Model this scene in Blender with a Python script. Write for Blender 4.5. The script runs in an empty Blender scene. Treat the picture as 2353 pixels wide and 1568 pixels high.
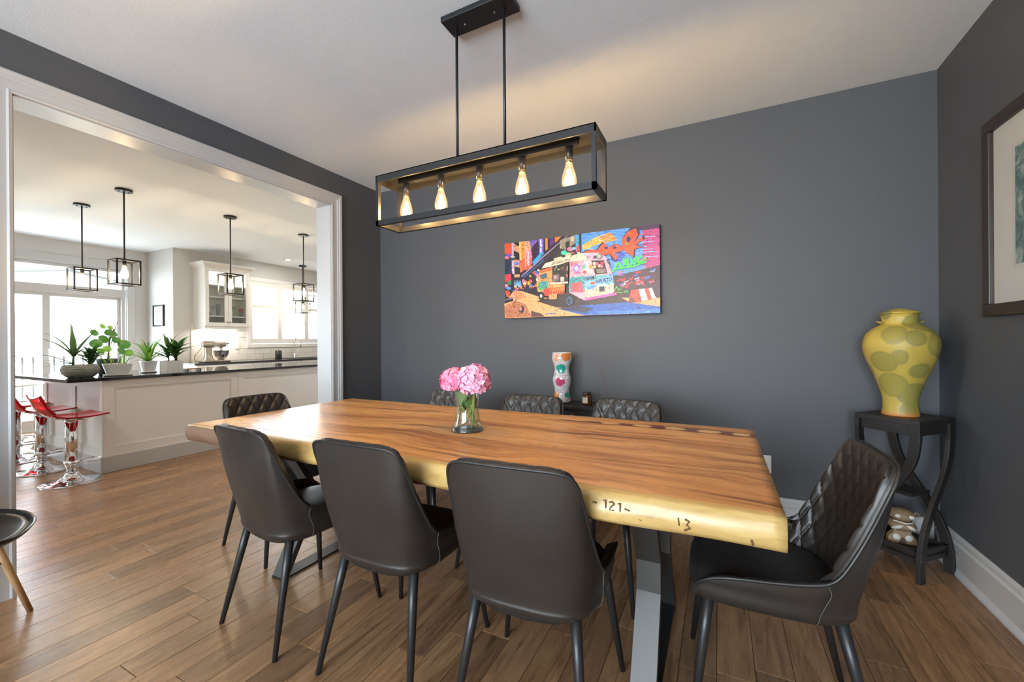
import bpy, bmesh, math, random
from mathutils import Vector, Matrix

sc = bpy.context.scene
COL = sc.collection
PI = math.pi
def rad(a): return a * PI / 180

# ------------------------------------------------------------------ camera
W_PX, H_PX = 2353, 1568
F_PX = 952.05
YAW, PITCH, ROLL, CAM_H = 0.464282, -0.000424, -0.006845, 1.226
_fw = Vector((-math.sin(YAW)*math.cos(PITCH), math.cos(YAW)*math.cos(PITCH), math.sin(PITCH)))
_r0 = Vector((math.cos(YAW), math.sin(YAW), 0)); _u0 = _r0.cross(_fw)
_rt = math.cos(ROLL)*_r0 + math.sin(ROLL)*_u0
_up = -math.sin(ROLL)*_r0 + math.cos(ROLL)*_u0
cam_d = bpy.data.cameras.new('camera'); cam = bpy.data.objects.new('camera', cam_d); COL.objects.link(cam)
cam_d.sensor_fit = 'HORIZONTAL'; cam_d.sensor_width = 36.0
cam_d.lens = F_PX / W_PX * 36.0; cam_d.clip_start = 0.05; cam_d.clip_end = 200
cam.matrix_world = Matrix(((_rt.x, _up.x, -_fw.x, 0), (_rt.y, _up.y, -_fw.y, 0), (_rt.z, _up.z, -_fw.z, CAM_H), (0, 0, 0, 1)))
sc.camera = cam
def project(P):
    d = Vector(P) - Vector((0, 0, CAM_H)); z = d.dot(_fw)
    if z <= 0.05: return None
    return (W_PX/2 + F_PX*d.dot(_rt)/z, H_PX/2 - F_PX*d.dot(_up)/z)

# ------------------------------------------------------------------ world, daylight, exposure
SKY = 9.0
world = bpy.data.worlds.new('sky'); sc.world = world; world.use_nodes = True
bg = world.node_tree.nodes['Background']
bg.inputs[0].default_value = (0.80, 0.915, 1.0, 1); bg.inputs[1].default_value = SKY
def portal(name, loc, rot, sx, sy):
    l = bpy.data.lights.new(name, 'AREA'); l.shape = 'RECTANGLE'; l.size = sx; l.size_y = sy
    l.cycles.is_portal = True
    o = bpy.data.objects.new(name, l); COL.objects.link(o); o.location = loc; o.rotation_euler = rot
    return o
portal('portal_patio', (-8.66, 2.27, 1.2), (0, -PI/2, 0), 2.4, 1.85)
portal('portal_kitchen', (-7.95, 5.4, 1.78), (0, -PI/2, 0), 1.35, 1.7)
portal('portal_added_side', (-8.66, -1.35, 1.4), (0, -PI/2, 0), 1.9, 1.3)
portal('portal_added_rear', (-1.05, -3.72, 1.42), (PI/2, 0, 0), 3.7, 2.0)
vs = sc.view_settings
vs.view_transform = 'Standard'; vs.look = 'None'; vs.gamma = 1.0; vs.use_curve_mapping = False
vs.exposure = 1.48
sc.display_settings.display_device = 'sRGB'
cy = sc.cycles
cy.max_bounces = 7; cy.diffuse_bounces = 5; cy.glossy_bounces = 3; cy.transmission_bounces = 5; cy.transparent_max_bounces = 12
cy.use_adaptive_sampling = True; cy.adaptive_threshold = .05
cy.caustics_reflective = False; cy.caustics_refractive = False
cy.sample_clamp_indirect = 8.0
try:
    cy.use_denoising = True; cy.denoiser = 'OPENIMAGEDENOISE'
except Exception: pass

# ------------------------------------------------------------------ helpers
class MB:
    """collects vertices and faces of ONE mesh"""
    def __init__(s): s.v = []; s.f = []; s.sm = []
    def add(s, vs_, fs, smooth=False):
        b = len(s.v); s.v += [tuple(p) for p in vs_]
        for f in fs: s.f.append(tuple(i + b for i in f)); s.sm.append(smooth)
        return s
    def box(s, x0, x1, y0, y1, z0, z1):
        return s.add([(x0,y0,z0),(x1,y0,z0),(x1,y1,z0),(x0,y1,z0),(x0,y0,z1),(x1,y0,z1),(x1,y1,z1),(x0,y1,z1)],
                     [(0,3,2,1),(4,5,6,7),(0,1,5,4),(1,2,6,5),(2,3,7,6),(3,0,4,7)])
    def prism(s, poly, axis, a, b):
        n = len(poly)
        def P(p, t):
            return (t, p[0], p[1]) if axis == 'x' else ((p[0], t, p[1]) if axis == 'y' else (p[0], p[1], t))
        vv = [P(p, a) for p in poly] + [P(p, b) for p in poly]
        ff = [tuple(range(n-1, -1, -1)), tuple(range(n, 2*n))] + [(i, (i+1) % n, n+(i+1) % n, n+i) for i in range(n)]
        return s.add(vv, ff)
    def tube(s, path, r, n=10, caps=True, smooth=True):
        path = [Vector(p) for p in path]; m = len(path)
        rr = r if isinstance(r, (list, tuple)) else [r]*m
        vv = []; ff = []; prev = None
        for i, p in enumerate(path):
            t = (path[min(i+1, m-1)] - path[max(i-1, 0)]).normalized()
            if prev is None:
                a = Vector((0, 0, 1)) if abs(t.z) < .9 else Vector((1, 0, 0))
                u = t.cross(a).normalized()
            else:
                u = (prev - t*prev.dot(t))
                u = u.normalized() if u.length > 1e-6 else t.orthogonal().normalized()
            prev = u; w = t.cross(u)
            for k in range(n):
                an = 2*PI*k/n; vv.append(p + (u*math.cos(an) + w*math.sin(an))*rr[i])
        for i in range(m-1):
            for k in range(n):
                ff.append((i*n+k, i*n+(k+1) % n, (i+1)*n+(k+1) % n, (i+1)*n+k))
        s.add(vv, ff, smooth)
        if caps: 
            b = len(s.v) - m*n
            s.f.append(tuple(b + k for k in range(n-1, -1, -1))); s.sm.append(False)
            s.f.append(tuple(b + (m-1)*n + k for k in range(n))); s.sm.append(False)
        return s
    def ring(s, c, R_, r, n=32, m=8, axis='z'):
        vv = []; ff = []
        for i in range(n):
            a = 2*PI*i/n
            for k in range(m):
                b = 2*PI*k/m; d = R_ + r*math.cos(b); h = r*math.sin(b)
                x, y = d*math.cos(a), d*math.sin(a)
                vv.append((c[0]+x, c[1]+y, c[2]+h) if axis == 'z' else ((c[0]+h, c[1]+x, c[2]+y) if axis == 'x' else (c[0]+x, c[1]+h, c[2]+y)))
        for i in range(n):
            for k in range(m):
                ff.append((i*m+k, ((i+1) % n)*m+k, ((i+1) % n)*m+(k+1) % m, i*m+(k+1) % m))
        return s.add(vv, ff, True)
    def lathe(s, prof, n=32, c=(0, 0, 0), smooth=True, sq=None, fn=None):
        """prof = [(r, z)...]; sq = superellipse exponent for squarish outlines; fn(angle, z) = radius factor"""
        vv = []; ff = []; m = len(prof)
        for (r, z) in prof:
            for k in range(n):
                a = 2*PI*k/n; q = 1.0
                if sq: q = (abs(math.cos(a))**sq + abs(math.sin(a))**sq)**(-1/sq)
                if fn: q *= fn(a, z)
                vv.append((c[0]+r*q*math.cos(a), c[1]+r*q*math.sin(a), c[2]+z))
        for i in range(m-1):
            for k in range(n):
                ff.append((i*n+k, i*n+(k+1) % n, (i+1)*n+(k+1) % n, (i+1)*n+k))
        b = len(s.v); s.add(vv, ff, smooth)
        if prof[0][0] > 1e-4: s.f.append(tuple(b+k for k in range(n-1, -1, -1))); s.sm.append(False)
        if prof[-1][0] > 1e-4: s.f.append(tuple(b+(m-1)*n+k for k in range(n))); s.sm.append(False)
        return s
    def grid(s, rows, closed=False, smooth=True):
        m = len(rows); n = len(rows[0]); vv = [p for r in rows for p in r]; ff = []
        for i in range(m-1):
            for k in range(n if closed else n-1):
                ff.append((i*n+k, i*n+(k+1) % n, (i+1)*n+(k+1) % n, (i+1)*n+k))
        return s.add(vv, ff, smooth)
    def ball(s, c, r, nu=16, nv=10, sc_=(1, 1, 1)):
        prof = []
        rows = []
        for i in range(nv+1):
            t = PI*i/nv
            rows.append([(c[0]+r*sc_[0]*math.sin(t)*math.cos(2*PI*k/nu), c[1]+r*sc_[1]*math.sin(t)*math.sin(2*PI*k/nu), c[2]-r*sc_[2]*math.cos(t)) for k in range(nu)])
        return s.grid(rows, closed=True)
    def mesh(s, name, bev=0, seg=2, merge=True):
        me = bpy.data.meshes.new(name); me.from_pydata(s.v, [], s.f)
        me.polygons.foreach_set('use_smooth', s.sm); me.update()
        bm = bmesh.new(); bm.from_mesh(me)
        if merge: bmesh.ops.remove_doubles(bm, verts=bm.verts, dist=1e-6)
        bmesh.ops.recalc_face_normals(bm, faces=bm.faces)
        if bev:
            bmesh.ops.bevel(bm, geom=[e for e in bm.edges if len(e.link_faces) == 2 and e.calc_face_angle(0) > .5], offset=bev, segments=seg, affect='EDGES', profile=.5)
        bm.to_mesh(me); bm.free()
        return me
    def build(s, name, m, parent=None, loc=None, bev=0, seg=2):
        return obj(name, s.mesh(name, bev, seg), m, parent, loc)

def obj(name, me, m, parent=None, loc=None):
    o = bpy.data.objects.new(name, me); COL.objects.link(o)
    if m is not None and not me.materials: me.materials.append(m)
    if parent is not None: o.parent = parent
    if loc is not None: o.location = loc
    return o
def tag(o, label, cat, group=None, kind=None):
    o['label'] = label; o['category'] = cat
    if group: o['group'] = group
    if kind: o['kind'] = kind
    return o
def thing(name, label, cat, loc=(0, 0, 0), rz=0, group=None):
    o = bpy.data.objects.new(name, None); COL.objects.link(o); o.empty_display_size = .05
    o.location = loc; o.rotation_euler = (0, 0, rz)
    return tag(o, label, cat, group)
def struct(name, o_or_mb, m=None, label=None, cat=None, bev=0):
    o = o_or_mb.build(name, m, bev=bev) if isinstance(o_or_mb, MB) else o_or_mb
    o['kind'] = 'structure'
    if label: o['label'] = label
    if cat: o['category'] = cat
    return o
def copy_tree(o, parent=None):
    c = o.copy(); COL.objects.link(c); c.parent = parent
    for ch in list(o.children): copy_tree(ch, c)
    return c
def cat_rom(pts, per=6):
    P = [Vector(p) for p in pts]; out = []
    for i in range(len(P)-1):
        p0 = P[max(i-1, 0)]; p1 = P[i]; p2 = P[i+1]; p3 = P[min(i+2, len(P)-1)]
        for k in range(per):
            t = k/per
            out.append(.5*((2*p1) + (p2-p0)*t + (2*p0-5*p1+4*p2-p3)*t*t + (3*p1-p0-3*p2+p3)*t**3))
    out.append(P[-1]); return out

# ------------------------------------------------------------------ materials
def srgb(r, g, b):
    f = lambda c: ((c/255)/12.92 if c/255 <= .04045 else ((c/255+.055)/1.055)**2.4)
    return (f(r), f(g), f(b), 1)
class M:
    def __init__(s, name):
        s.m = bpy.data.materials.new(name); s.m.use_nodes = True
        s.t = s.m.node_tree; s.n = s.t.nodes; s.b = s.n['Principled BSDF']; s.out = s.n['Material Output']
    def node(s, typ, **kw):
        n = s.n.new(typ)
        for k, v in kw.items(): setattr(n, k, v)
        return n
    def link(s, a, b): s.t.links.new(a, b)
    def set(s, **kw):
        for k, v in kw.items():
            s.b.inputs[k.replace('_', ' ')].default_value = v
        return s
    def coord(s, kind='Object', scale=(1, 1, 1), loc=(0, 0, 0), rot=(0, 0, 0)):
        tc = s.node('ShaderNodeTexCoord'); mp = s.node('ShaderNodeMapping')
        mp.inputs['Scale'].default_value = scale; mp.inputs['Location'].default_value = loc; mp.inputs['Rotation'].default_value = rot
        s.link(tc.outputs[kind], mp.inputs[0]); return mp.outputs[0]
    def noise(s, vec, scale=5, detail=4, rough=.5, dist=0):
        n = s.node('ShaderNodeTexNoise'); n.inputs['Scale'].default_value = scale; n.inputs['Detail'].default_value = detail
        n.inputs['Roughness'].default_value = rough; n.inputs['Distortion'].default_value = dist
        if vec is not None: s.link(vec, n.inputs['Vector'])
        return n.outputs['Fac']
    def ramp(s, fac, stops):
        r = s.node('ShaderNodeValToRGB'); e = r.color_ramp.elements
        while len(e) < len(stops): e.new(.5)
        for i, (p, c) in enumerate(stops): e[i].position = p; e[i].color = c
        s.link(fac, r.inputs[0]); return r.outputs[0]
    def mix(s, fac, a, b, typ='MIX'):
        n = s.node('ShaderNodeMix', data_type='RGBA', blend_type=typ)
        for sock, v in ((n.inputs[0], fac), (n.inputs[6], a), (n.inputs[7], b)):
            if isinstance(v, (int, float, tuple)): sock.default_value = v
            else: s.link(v, sock)
        return n.outputs[2]
    def math(s, op, a, b=None, clamp=False):
        n = s.node('ShaderNodeMath', operation=op); n.use_clamp = clamp
        for i, v in enumerate((a, b)):
            if v is None: continue
            if isinstance(v, (int, float)): n.inputs[i].default_value = v
            else: s.link(v, n.inputs[i])
        return n.outputs[0]
    def sep(s, vec):
        n = s.node('ShaderNodeSeparateXYZ'); s.link(vec, n.inputs[0]); return n.outputs
    def color(s, c): s.link(c, s.b.inputs['Base Color']); return s
    def bump(s, h, strength=.2, dist=.01):
        n = s.node('ShaderNodeBump'); n.inputs['Strength'].default_value = strength; n.inputs['Distance'].default_value = dist
        s.link(h, n.inputs['Height']); s.link(n.outputs[0], s.b.inputs['Normal']); return s
def plain(name, c, rough=.5, metal=0, spec=.5, **kw):
    m = M(name); m.set(Base_Color=c if len(c) == 4 else (*c, 1), Roughness=rough, Metallic=metal)
    m.b.inputs['Specular IOR Level'].default_value = spec
    for k, v in kw.items(): m.b.inputs[k.replace('_', ' ')].default_value = v
    return m.m
def paint(name, c, rough=.6, bump=.08, scale=220, spec=.4):
    m = M(name); m.set(Base_Color=(*c, 1), Roughness=rough); m.b.inputs['Specular IOR Level'].default_value = spec
    v = m.coord('Object'); m.bump(m.noise(v, scale, 3), bump, .002); return m.m
def pane(name, tint=(1, 1, 1, 1), refl=.06, rough=0.0):
    """thin sheet of glass: lets light straight through and mirrors a little of the surroundings"""
    m = M(name); m.n.remove(m.b)
    tr = m.node('ShaderNodeBsdfTransparent'); tr.inputs[0].default_value = tint
    gl = m.node('ShaderNodeBsdfGlossy'); gl.inputs['Roughness'].default_value = rough
    lw = m.node('ShaderNodeLayerWeight'); lw.inputs[0].default_value = .5
    f = m.math('ADD', m.math('MULTIPLY', m.math('POWER', lw.outputs['Facing'], 4.0), .55), refl, True)
    mx = m.node('ShaderNodeMixShader'); m.link(f, mx.inputs[0]); m.link(tr.outputs[0], mx.inputs[1]); m.link(gl.outputs[0], mx.inputs[2])
    m.link(mx.outputs[0], m.out.inputs[0]); return m.m
def glow(name, c, strength):
    m = M(name); m.n.remove(m.b); e = m.node('ShaderNodeEmission'); e.inputs[0].default_value = (*c, 1); e.inputs[1].default_value = strength
    m.link(e.outputs[0], m.out.inputs[0]); return m.m

MT = {}
MT['wall_dark'] = paint('slate_wall_paint', (.085, .089, .099), .55, .10, 260)
MT['wall_grey'] = paint('pale_grey_wall_paint', (.57, .57, .56), .6)
MT['ceiling'] = paint('stippled_ceiling_paint', (.82, .88, .94), .8, .35, 190)
MT['trim'] = plain('white_trim_paint', (.51, .515, .52), .30)
MT['cab'] = plain('white_cabinet_paint', (.78, .77, .75), .38)
MT['black_metal'] = plain('black_metal', (.018, .018, .019), .42, .3)
MT['dark_steel'] = plain('brushed_dark_steel', (.16, .155, .15), .42, .85)
MT['chrome'] = plain('chrome', (.82, .82, .83), .08, 1)
MT['brass'] = plain('brass', (.5, .38, .15), .3, 1)
MT['steel'] = plain('stainless_steel', (.62, .61, .59), .25, 1)
MT['glass'] = pane('window_glass')
MT['clear'] = pane('clear_glass', (.97, .99, .98, 1), .07)
MT['black_stone'] = plain('polished_black_stone', (.02, .021, .023), .07)
MT['white_ceramic'] = plain('white_ceramic', (.75, .75, .74), .25)
MT['soil'] = plain('dark_soil', (.03, .022, .015), .9)
MT['white_plastic'] = plain('white_plastic', (.8, .8, .79), .35)
MT['outlet'] = plain('outlet_plastic', (.75, .75, .73), .4)

# floor boards: brown stained oak
def floor_mat():
    m = M('brown_oak_boards')
    v = m.coord('Object', (14, 1.1, 14))
    oi = m.node('ShaderNodeObjectInfo')
    cm = m.node('ShaderNodeCombineXYZ'); m.link(m.math('MULTIPLY', oi.outputs['Random'], 40), cm.inputs[0]); m.link(m.math('MULTIPLY', oi.outputs['Random'], 91), cm.inputs[1])
    va = m.node('ShaderNodeVectorMath', operation='ADD'); m.link(v, va.inputs[0]); m.link(cm.outputs[0], va.inputs[1])
    n1 = m.noise(va.outputs[0], 2.2, 6, .62, 1.2)
    n2 = m.noise(va.outputs[0], 9, 4, .7, .5)
    c = m.ramp(n1, [(.28, (.150, .076, .034, 1)), (.47, (.315, .172, .084, 1)), (.72, (.43, .248, .126, 1))])
    g = m.ramp(n2, [(.36, (.62, .62, .62, 1)), (.5, (1, 1, 1, 1))])
    c = m.mix(.75, c, g, 'MULTIPLY')
    t = m.ramp(oi.outputs['Random'], [(0, (.62, .61, .62, 1)), (.3, (.92, .92, .92, 1)), (.7, (1.10, 1.06, 1.0, 1)), (1, (.74, .71, .70, 1))])
    c = m.mix(1.0, c, t, 'MULTIPLY')
    m.color(c); m.set(Roughness=.33)
    m.link(m.ramp(n2, [(.3, (.36, .36, .36, 1)), (.7, (.23, .23, .23, 1))]), m.b.inputs['Roughness'])
    m.bump(n2, .10, .003); return m.m
MT['floor'] = floor_mat()
MT['subfloor'] = plain('dark_joint', (.03, .018, .010), .8)

def leather(name, c, rough=.38):
    m = M(name); v = m.coord('Object')
    m.set(Base_Color=(*c, 1), Roughness=rough); m.b.inputs['Specular IOR Level'].default_value = .5
    n = m.noise(v, 6, 4, .6, .4)
    m.color(m.ramp(n, [(.3, (c[0]*.72, c[1]*.70, c[2]*.70, 1)), (.7, (c[0]*1.15, c[1]*1.12, c[2]*1.1, 1))]))
    m.link(m.ramp(n, [(.3, (rough*1.25,)*3+(1,)), (.7, (rough*.9,)*3+(1,))]), m.b.inputs['Roughness'])
    m.bump(m.noise(v, 420, 2), .12, .001); return m.m
MT['leather'] = leather('charcoal_leather', (.026, .0215, .0185), .34)
MT['leather_seat'] = leather('black_leather', (.016, .016, .016), .42)
MT['stitch'] = plain('grey_thread', (.11, .11, .11), .7)

# ================================================================== THE SETTING
D, XA, XC, H = 3.166, -3.072, 1.106, 2.74
XAK = XA - .170                      # kitchen face of the wall with the opening
XP, YR, XK = -8.55, 3.46, -7.72      # patio wall, return wall, kitchen window wall
YN, YS = 7.10, -3.60                 # far ends of the rooms
OY0, OY1, OZ = .715, 2.565, 2.443    # opening between dining room and kitchen
def wall_x(x0, x1, y0, y1, hole=None):
    """wall slab between two x planes, hole = (y0, y1, z0, z1)"""
    b = MB()
    if not hole: return b.box(x0, x1, y0, y1, 0, H)
    a0, a1, b0, b1 = hole
    b.box(x0, x1, y0, a0, 0, H); b.box(x0, x1, a1, y1, 0, H); b.box(x0, x1, a0, a1, b1, H)
    if b0 > 0: b.box(x0, x1, a0, a1, 0, b0)
    return b
struct('wall_back', MB().box(XAK, XC+.12, D, D+.12, 0, H), MT['wall_dark'], 'dark slate wall behind the painting', 'wall')
struct('wall_right', MB().box(XC, XC+.12, YS, D, 0, H), MT['wall_dark'], 'dark slate wall carrying the framed print', 'wall')
struct('wall_left', wall_x(XA-.085, XA, YS, D, (OY0, OY1, 0, OZ)), MT['wall_dark'], 'dark slate wall pierced by the wide kitchen opening', 'wall')
struct('wall_left_kitchen_side', wall_x(XAK, XA-.085, YS, YN, (OY0, OY1, 0, OZ)), MT['wall_grey'], 'pale kitchen side of the wall with the opening', 'wall')
def wall_y(y0, y1, x0, x1, hole=None):
    b = MB()
    if not hole: return b.box(x0, x1, y0, y1, 0, H)
    a0, a1, b0, b1 = hole
    b.box(x0, a0, y0, y1, 0, H); b.box(a1, x1, y0, y1, 0, H); b.box(a0, a1, y0, y1, b1, H); b.box(a0, a1, y0, y1, 0, b0)
    return b
struct('wall_front', wall_y(YS-.12, YS, XA-.085, XC+.12, (-2.90, .80, .42, 2.42)), MT['wall_dark'], 'slate wall with the added window behind the viewer', 'wall')
struct('wall_front_kitchen_side', MB().box(XP-.15, XA-.085, YS-.12, YS, 0, H), MT['wall_grey'], 'pale wall at the near end of the kitchen', 'wall')
struct('wall_patio', wall_x(XP-.15, XP, .40, YR+.15, (1.36, 3.20, .02, 2.40)), MT['wall_grey'], 'pale grey wall around the patio doors', 'wall')
struct('wall_patio_front', wall_x(XP-.15, XP, YS, .40, (-1.95, -.75, .45, 2.40)), MT['wall_grey'], 'pale grey wall around the added side window', 'wall')
struct('wall_return', MB().box(XP, XK, YR, YR+.15, 0, H), MT['wall_grey'], 'short pale wall carrying the little black frame', 'wall')
wk = struct('wall_kitchen', wall_x(XK-.15, XK, YR+.15, YN, (4.66, 6.46, 1.20, 2.37)), MT['wall_grey'], 'cream grey wall behind the sink and wall cabinet', 'wall')
struct('wall_far_end', MB().box(XK, XAK, YN, YN+.12, 0, H), MT['wall_grey'], 'pale wall at the far end of the kitchen', 'wall')
struct('ceiling', MB().box(XP-.15, XC+.12, YS-.12, YN+.12, H, H+.12), MT['ceiling'], 'white stippled ceiling', 'ceiling')

# floor: dark base with every board laid on it
floor = struct('floor', MB().box(XP-.15, XC+.12, YS-.12, YN+.12, -.06, -.006), MT['subfloor'], 'brown oak board floor', 'floor')
rp = random.Random(11)
PW = .127
plank_me = {}
def plank_mesh(L):
    if L not in plank_me:
        b = MB(); e = .0008; t = .0011
        x0, x1, y0, y1 = e, PW-e, e, L-e
        vv = [(x0,y0,-.006),(x1,y0,-.006),(x1,y1,-.006),(x0,y1,-.006),(x0,y0,-t),(x1,y0,-t),(x1,y1,-t),(x0,y1,-t),(x0+t,y0+t,0),(x1-t,y0+t,0),(x1-t,y1-t,0),(x0+t,y1-t,0)]
        b.add(vv, [(0,1,5,4),(1,2,6,5),(2,3,7,6),(3,0,4,7),(4,5,9,8),(5,6,10,9),(6,7,11,10),(7,4,8,11),(8,9,10,11)])
        me = b.mesh('plank'); me.materials.append(MT['floor']); plank_me[L] = me
    return plank_me[L]
LENS = [.45, .6, .75, .9, 1.05, 1.2, 1.35]
rest = []; cand = []
nx = int((XC - (XP)) / PW) + 1
for i in range(nx):
    x = XC - PW*(i+1) + .02
    y = YS - rp.random()*1.0
    while y < YN:
        L = rp.choice(LENS); c = (x+PW/2, y+L/2, 0)
        vis = 0
        inside_dining = x > XA - .2
        for fx in (0.1, .9):
            for fy in (0, .25, .5, .75, 1):
                q = project((x+PW*fx, y+L*fy, 0))
                if q and -30 < q[0] < W_PX+30 and q[1] < H_PX+40:
                    yy = y+L*fy
                    if inside_dining and yy < D: vis += 1
                    if not inside_dining:                         # must be seen through the opening, not behind the island
                        k = (XA - x)/x if x else 0
                        yo = yy * XA/(x+PW*fx)
                        if OY0-.05 < yo < OY1 and not (x+PW*fx < -5.3 and yy > 1.9): vis += 1
        (cand if vis else rest).append((x, y, L, (c[0]**2+c[1]**2)))
        y += L
cand.sort(key=lambda t: t[3])
for (x, y, L, d) in cand[:300]:
    obj('plank', plank_mesh(L), None, floor, (x, y, 0))
b = MB()
for (x, y, L, d) in cand[300:] + rest:
    b.add([(x+.001,y+.001,-.001),(x+PW-.001,y+.001,-.001),(x+PW-.001,y+L-.001,-.001),(x+.001,y+L-.001,-.001)], [(0,1,2,3)])
me = b.mesh('plank_field'); o = obj('plank_field', me, MT['floor'], floor); o['kind'] = 'stuff'

# skirting boards
BB = [(0,0),(.030,0),(.030,.010),(.017,.030),(.015,.034),(.015,.148),(.021,.151),(.021,.158),(.013,.168),(.012,.186),(.008,.196),(.004,.202),(0,.202)]
def base_y(name, x, sgn, y0, y1, lab):
    struct(name, MB().prism([(x+sgn*p[0], p[1]) for p in BB], 'y', y0, y1), MT['trim'], lab, 'baseboard')
def base_x(name, y, sgn, x0, x1, lab):
    struct(name, MB().prism([(y+sgn*p[0], p[1]) for p in BB], 'x', x0, x1), MT['trim'], lab, 'baseboard')
base_y('baseboard_right', XC, -1, YS, D, 'tall white skirting board along the right slate wall')
base_x('baseboard_back', D, -1, XA, XC-.03, 'tall white skirting board along the back slate wall')
base_y('baseboard_left', XA, 1, OY1+.107, D-.03, 'white skirting board between kitchen opening and back wall')
base_y('baseboard_left_front', XA, 1, YS, OY0-.107, 'white skirting board left of the kitchen opening')
base_y('baseboard_patio', XP, 1, YS, 1.24, 'white skirting board beside the patio doors')

# cased opening
tr = struct('trim_1', bpy.data.objects.new('trim_1', None), None, 'wide white cased opening between dining room and kitchen', 'trim')
COL.objects.link(tr)
CW = .106
CP = [(0, 0), (0, .014), (.012, .017), (.020, .012), (.055, .013), (.060, .018), (.072, .020), (.078, .026), (.098, .028), (CW, .022), (CW, 0)]   # distance from opening, thickness
for face, sgn in ((XA, 1), (XAK, -1)):
    for (y, d) in ((OY0, -1), (OY1, 1)):
        MB().prism([(face + sgn*t, y + d*(u)) for (u, t) in CP], 'z', 0, OZ + CW*.0 + .0).build('casing', MT['trim'], tr)
    MB().prism([(face + sgn*t, OZ + u) for (u, t) in CP], 'y', OY0-CW, OY1+CW).v
    # mitred head casing
    bmh = MB(); n = len(CP)
    A = [(face + sgn*t, OY0 - u, OZ + u) for (u, t) in CP]; B = [(face + sgn*t, OY1 + u, OZ + u) for (u, t) in CP]
    bmh.add(A + B, [tuple(range(n-1, -1, -1)), tuple(range(n, 2*n))] + [(i, (i+1) % n, n+(i+1) % n, n+i) for i in range(n)])
    bmh.build('head_casing', MT['trim'], tr)
    for (y, d) in ((OY0, -1), (OY1, 1)):   # mitre corner blocks
        c = MB(); vv = [(face + sgn*t, y + d*u, OZ) for (u, t) in CP] + [(face + sgn*t, y + d*u, OZ + u) for (u, t) in CP]
        c.add(vv, [tuple(range(n-1, -1, -1)), tuple(range(n, 2*n))] + [(i, (i+1) % n, n+(i+1) % n, n+i) for i in range(n)])
        c.build('casing_corner', MT['trim'], tr)
MB().box(XAK-.002, XA+.002, OY0-.004, OY0+.006, 0, OZ).build('jamb', MT['trim'], tr)
MB().box(XAK-.002, XA+.002, OY1-.006, OY1+.004, 0, OZ).build('jamb', MT['trim'], tr)
MB().box(XAK-.002, XA+.002, OY0, OY1, OZ-.006, OZ+.004).build('head_jamb', MT['trim'], tr)

# patio doors with transom
door = struct('door_1', bpy.data.objects.new('door_1', None), None, 'white glazed patio doors with a transom above', 'door'); COL.objects.link(door)
fx0, fx1 = XP-.11, XP-.02
PY0, PY1 = 1.38, 3.18
MB().box(fx0, fx1, PY0, PY1, 2.355, 2.39).build('head_frame', MT['trim'], door)
MB().box(fx0, fx1+.015, PY0, PY1, 1.965, 2.085).build('transom_bar', MT['trim'], door)
MB().box(fx0, fx1, PY0, PY1, .02, .06).build('sill', MT['trim'], door)
for yy in (PY0, PY1-.04): MB().box(fx0, fx1, yy, yy+.04, .06, 2.355).build('side_frame', MT['trim'], door)
edges = [PY0+.04, 2.315, PY1-.04]
for i in range(2):
    a, c = edges[i], edges[i+1]; dx = -.03 if i % 2 else 0.0
    lf = MB().box(XP-.075+dx, XP-.04+dx, a, a+.042, .06, 1.965).box(XP-.075+dx, XP-.04+dx, c-.042, c, .06, 1.965).box(XP-.075+dx, XP-.04+dx, a+.042, c-.042, .06, .16).box(XP-.075+dx, XP-.04+dx, a+.042, c-.042, 1.92, 1.965).build('door_leaf', MT['trim'], door)
    MB().box(XP-.060+dx, XP-.055+dx, a+.042, c-.042, .16, 1.92).build('pane', MT['glass'], lf)
MB().box(XP-.060, XP-.055, PY0+.04, PY1-.04, 2.085, 2.355).build('transom_pane', MT['glass'], door)
h_ = MB().tube([(XP-.035, 2.335, .95), (XP-.01, 2.335, .97), (XP-.01, 2.335, 1.13), (XP-.035, 2.335, 1.15)], .008).build('handle', MT['white_plastic'], door)
tr2 = struct('trim_2', bpy.data.objects.new('trim_2', None), None, 'white casing round the patio doors', 'trim'); COL.objects.link(tr2)
MB().box(XP, XP+.02, 3.20, 3.30, 0, 2.41).build('casing', MT['trim'], tr2, bev=.004)
MB().box(XP, XP+.02, 1.26, 1.36, 0, 2.41).build('casing', MT['trim'], tr2, bev=.004)
MB().box(XP, XP+.025, 1.24, 3.32, 2.41, 2.52).build('head_casing', MT['trim'], tr2, bev=.004)

# kitchen window with casing
win = struct('window_1', bpy.data.objects.new('window_1', None), None, 'kitchen window over the sink', 'window'); COL.objects.link(win)
WY0, WY1, WZ0, WZ1 = 4.66, 6.46, 1.20, 2.37
MB().box(XK-.13, XK-.09, WY0, WY1, WZ0, WZ0+.04).box(XK-.13, XK-.09, WY0, WY1, WZ1-.04, WZ1).box(XK-.13, XK-.09, WY0, WY0+.04, WZ0, WZ1).box(XK-.13, XK-.09, WY1-.04, WY1, WZ0, WZ1).build('window_frame', MT['trim'], win)
for a in (5.235, 5.83): MB().box(XK-.13, XK-.09, a-.03, a+.03, WZ0+.04, WZ1-.04).build('mullion', MT['trim'], win)
MB().box(XK-.112, XK-.108, WY0+.04, WY1-.04, WZ0+.04, WZ1-.04).build('pane', MT['glass'], win)
tr3 = struct('trim_3', bpy.data.objects.new('trim_3', None), None, 'cream casing round the kitchen window', 'trim'); COL.objects.link(tr3)
for (a, c, d, e, nm) in ((WY0-.07, WY0, WZ0-.07, WZ1+.07, 'casing'), (WY1, WY1+.07, WZ0-.07, WZ1+.07, 'casing'), (WY0, WY1, WZ1, WZ1+.07, 'head_casing'), (WY0, WY1, WZ0-.07, WZ0, 'sill_casing')):
    MB().box(XK, XK+.02, a, c, d, e).build(nm, MT['cab'], tr3, bev=.004)
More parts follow.
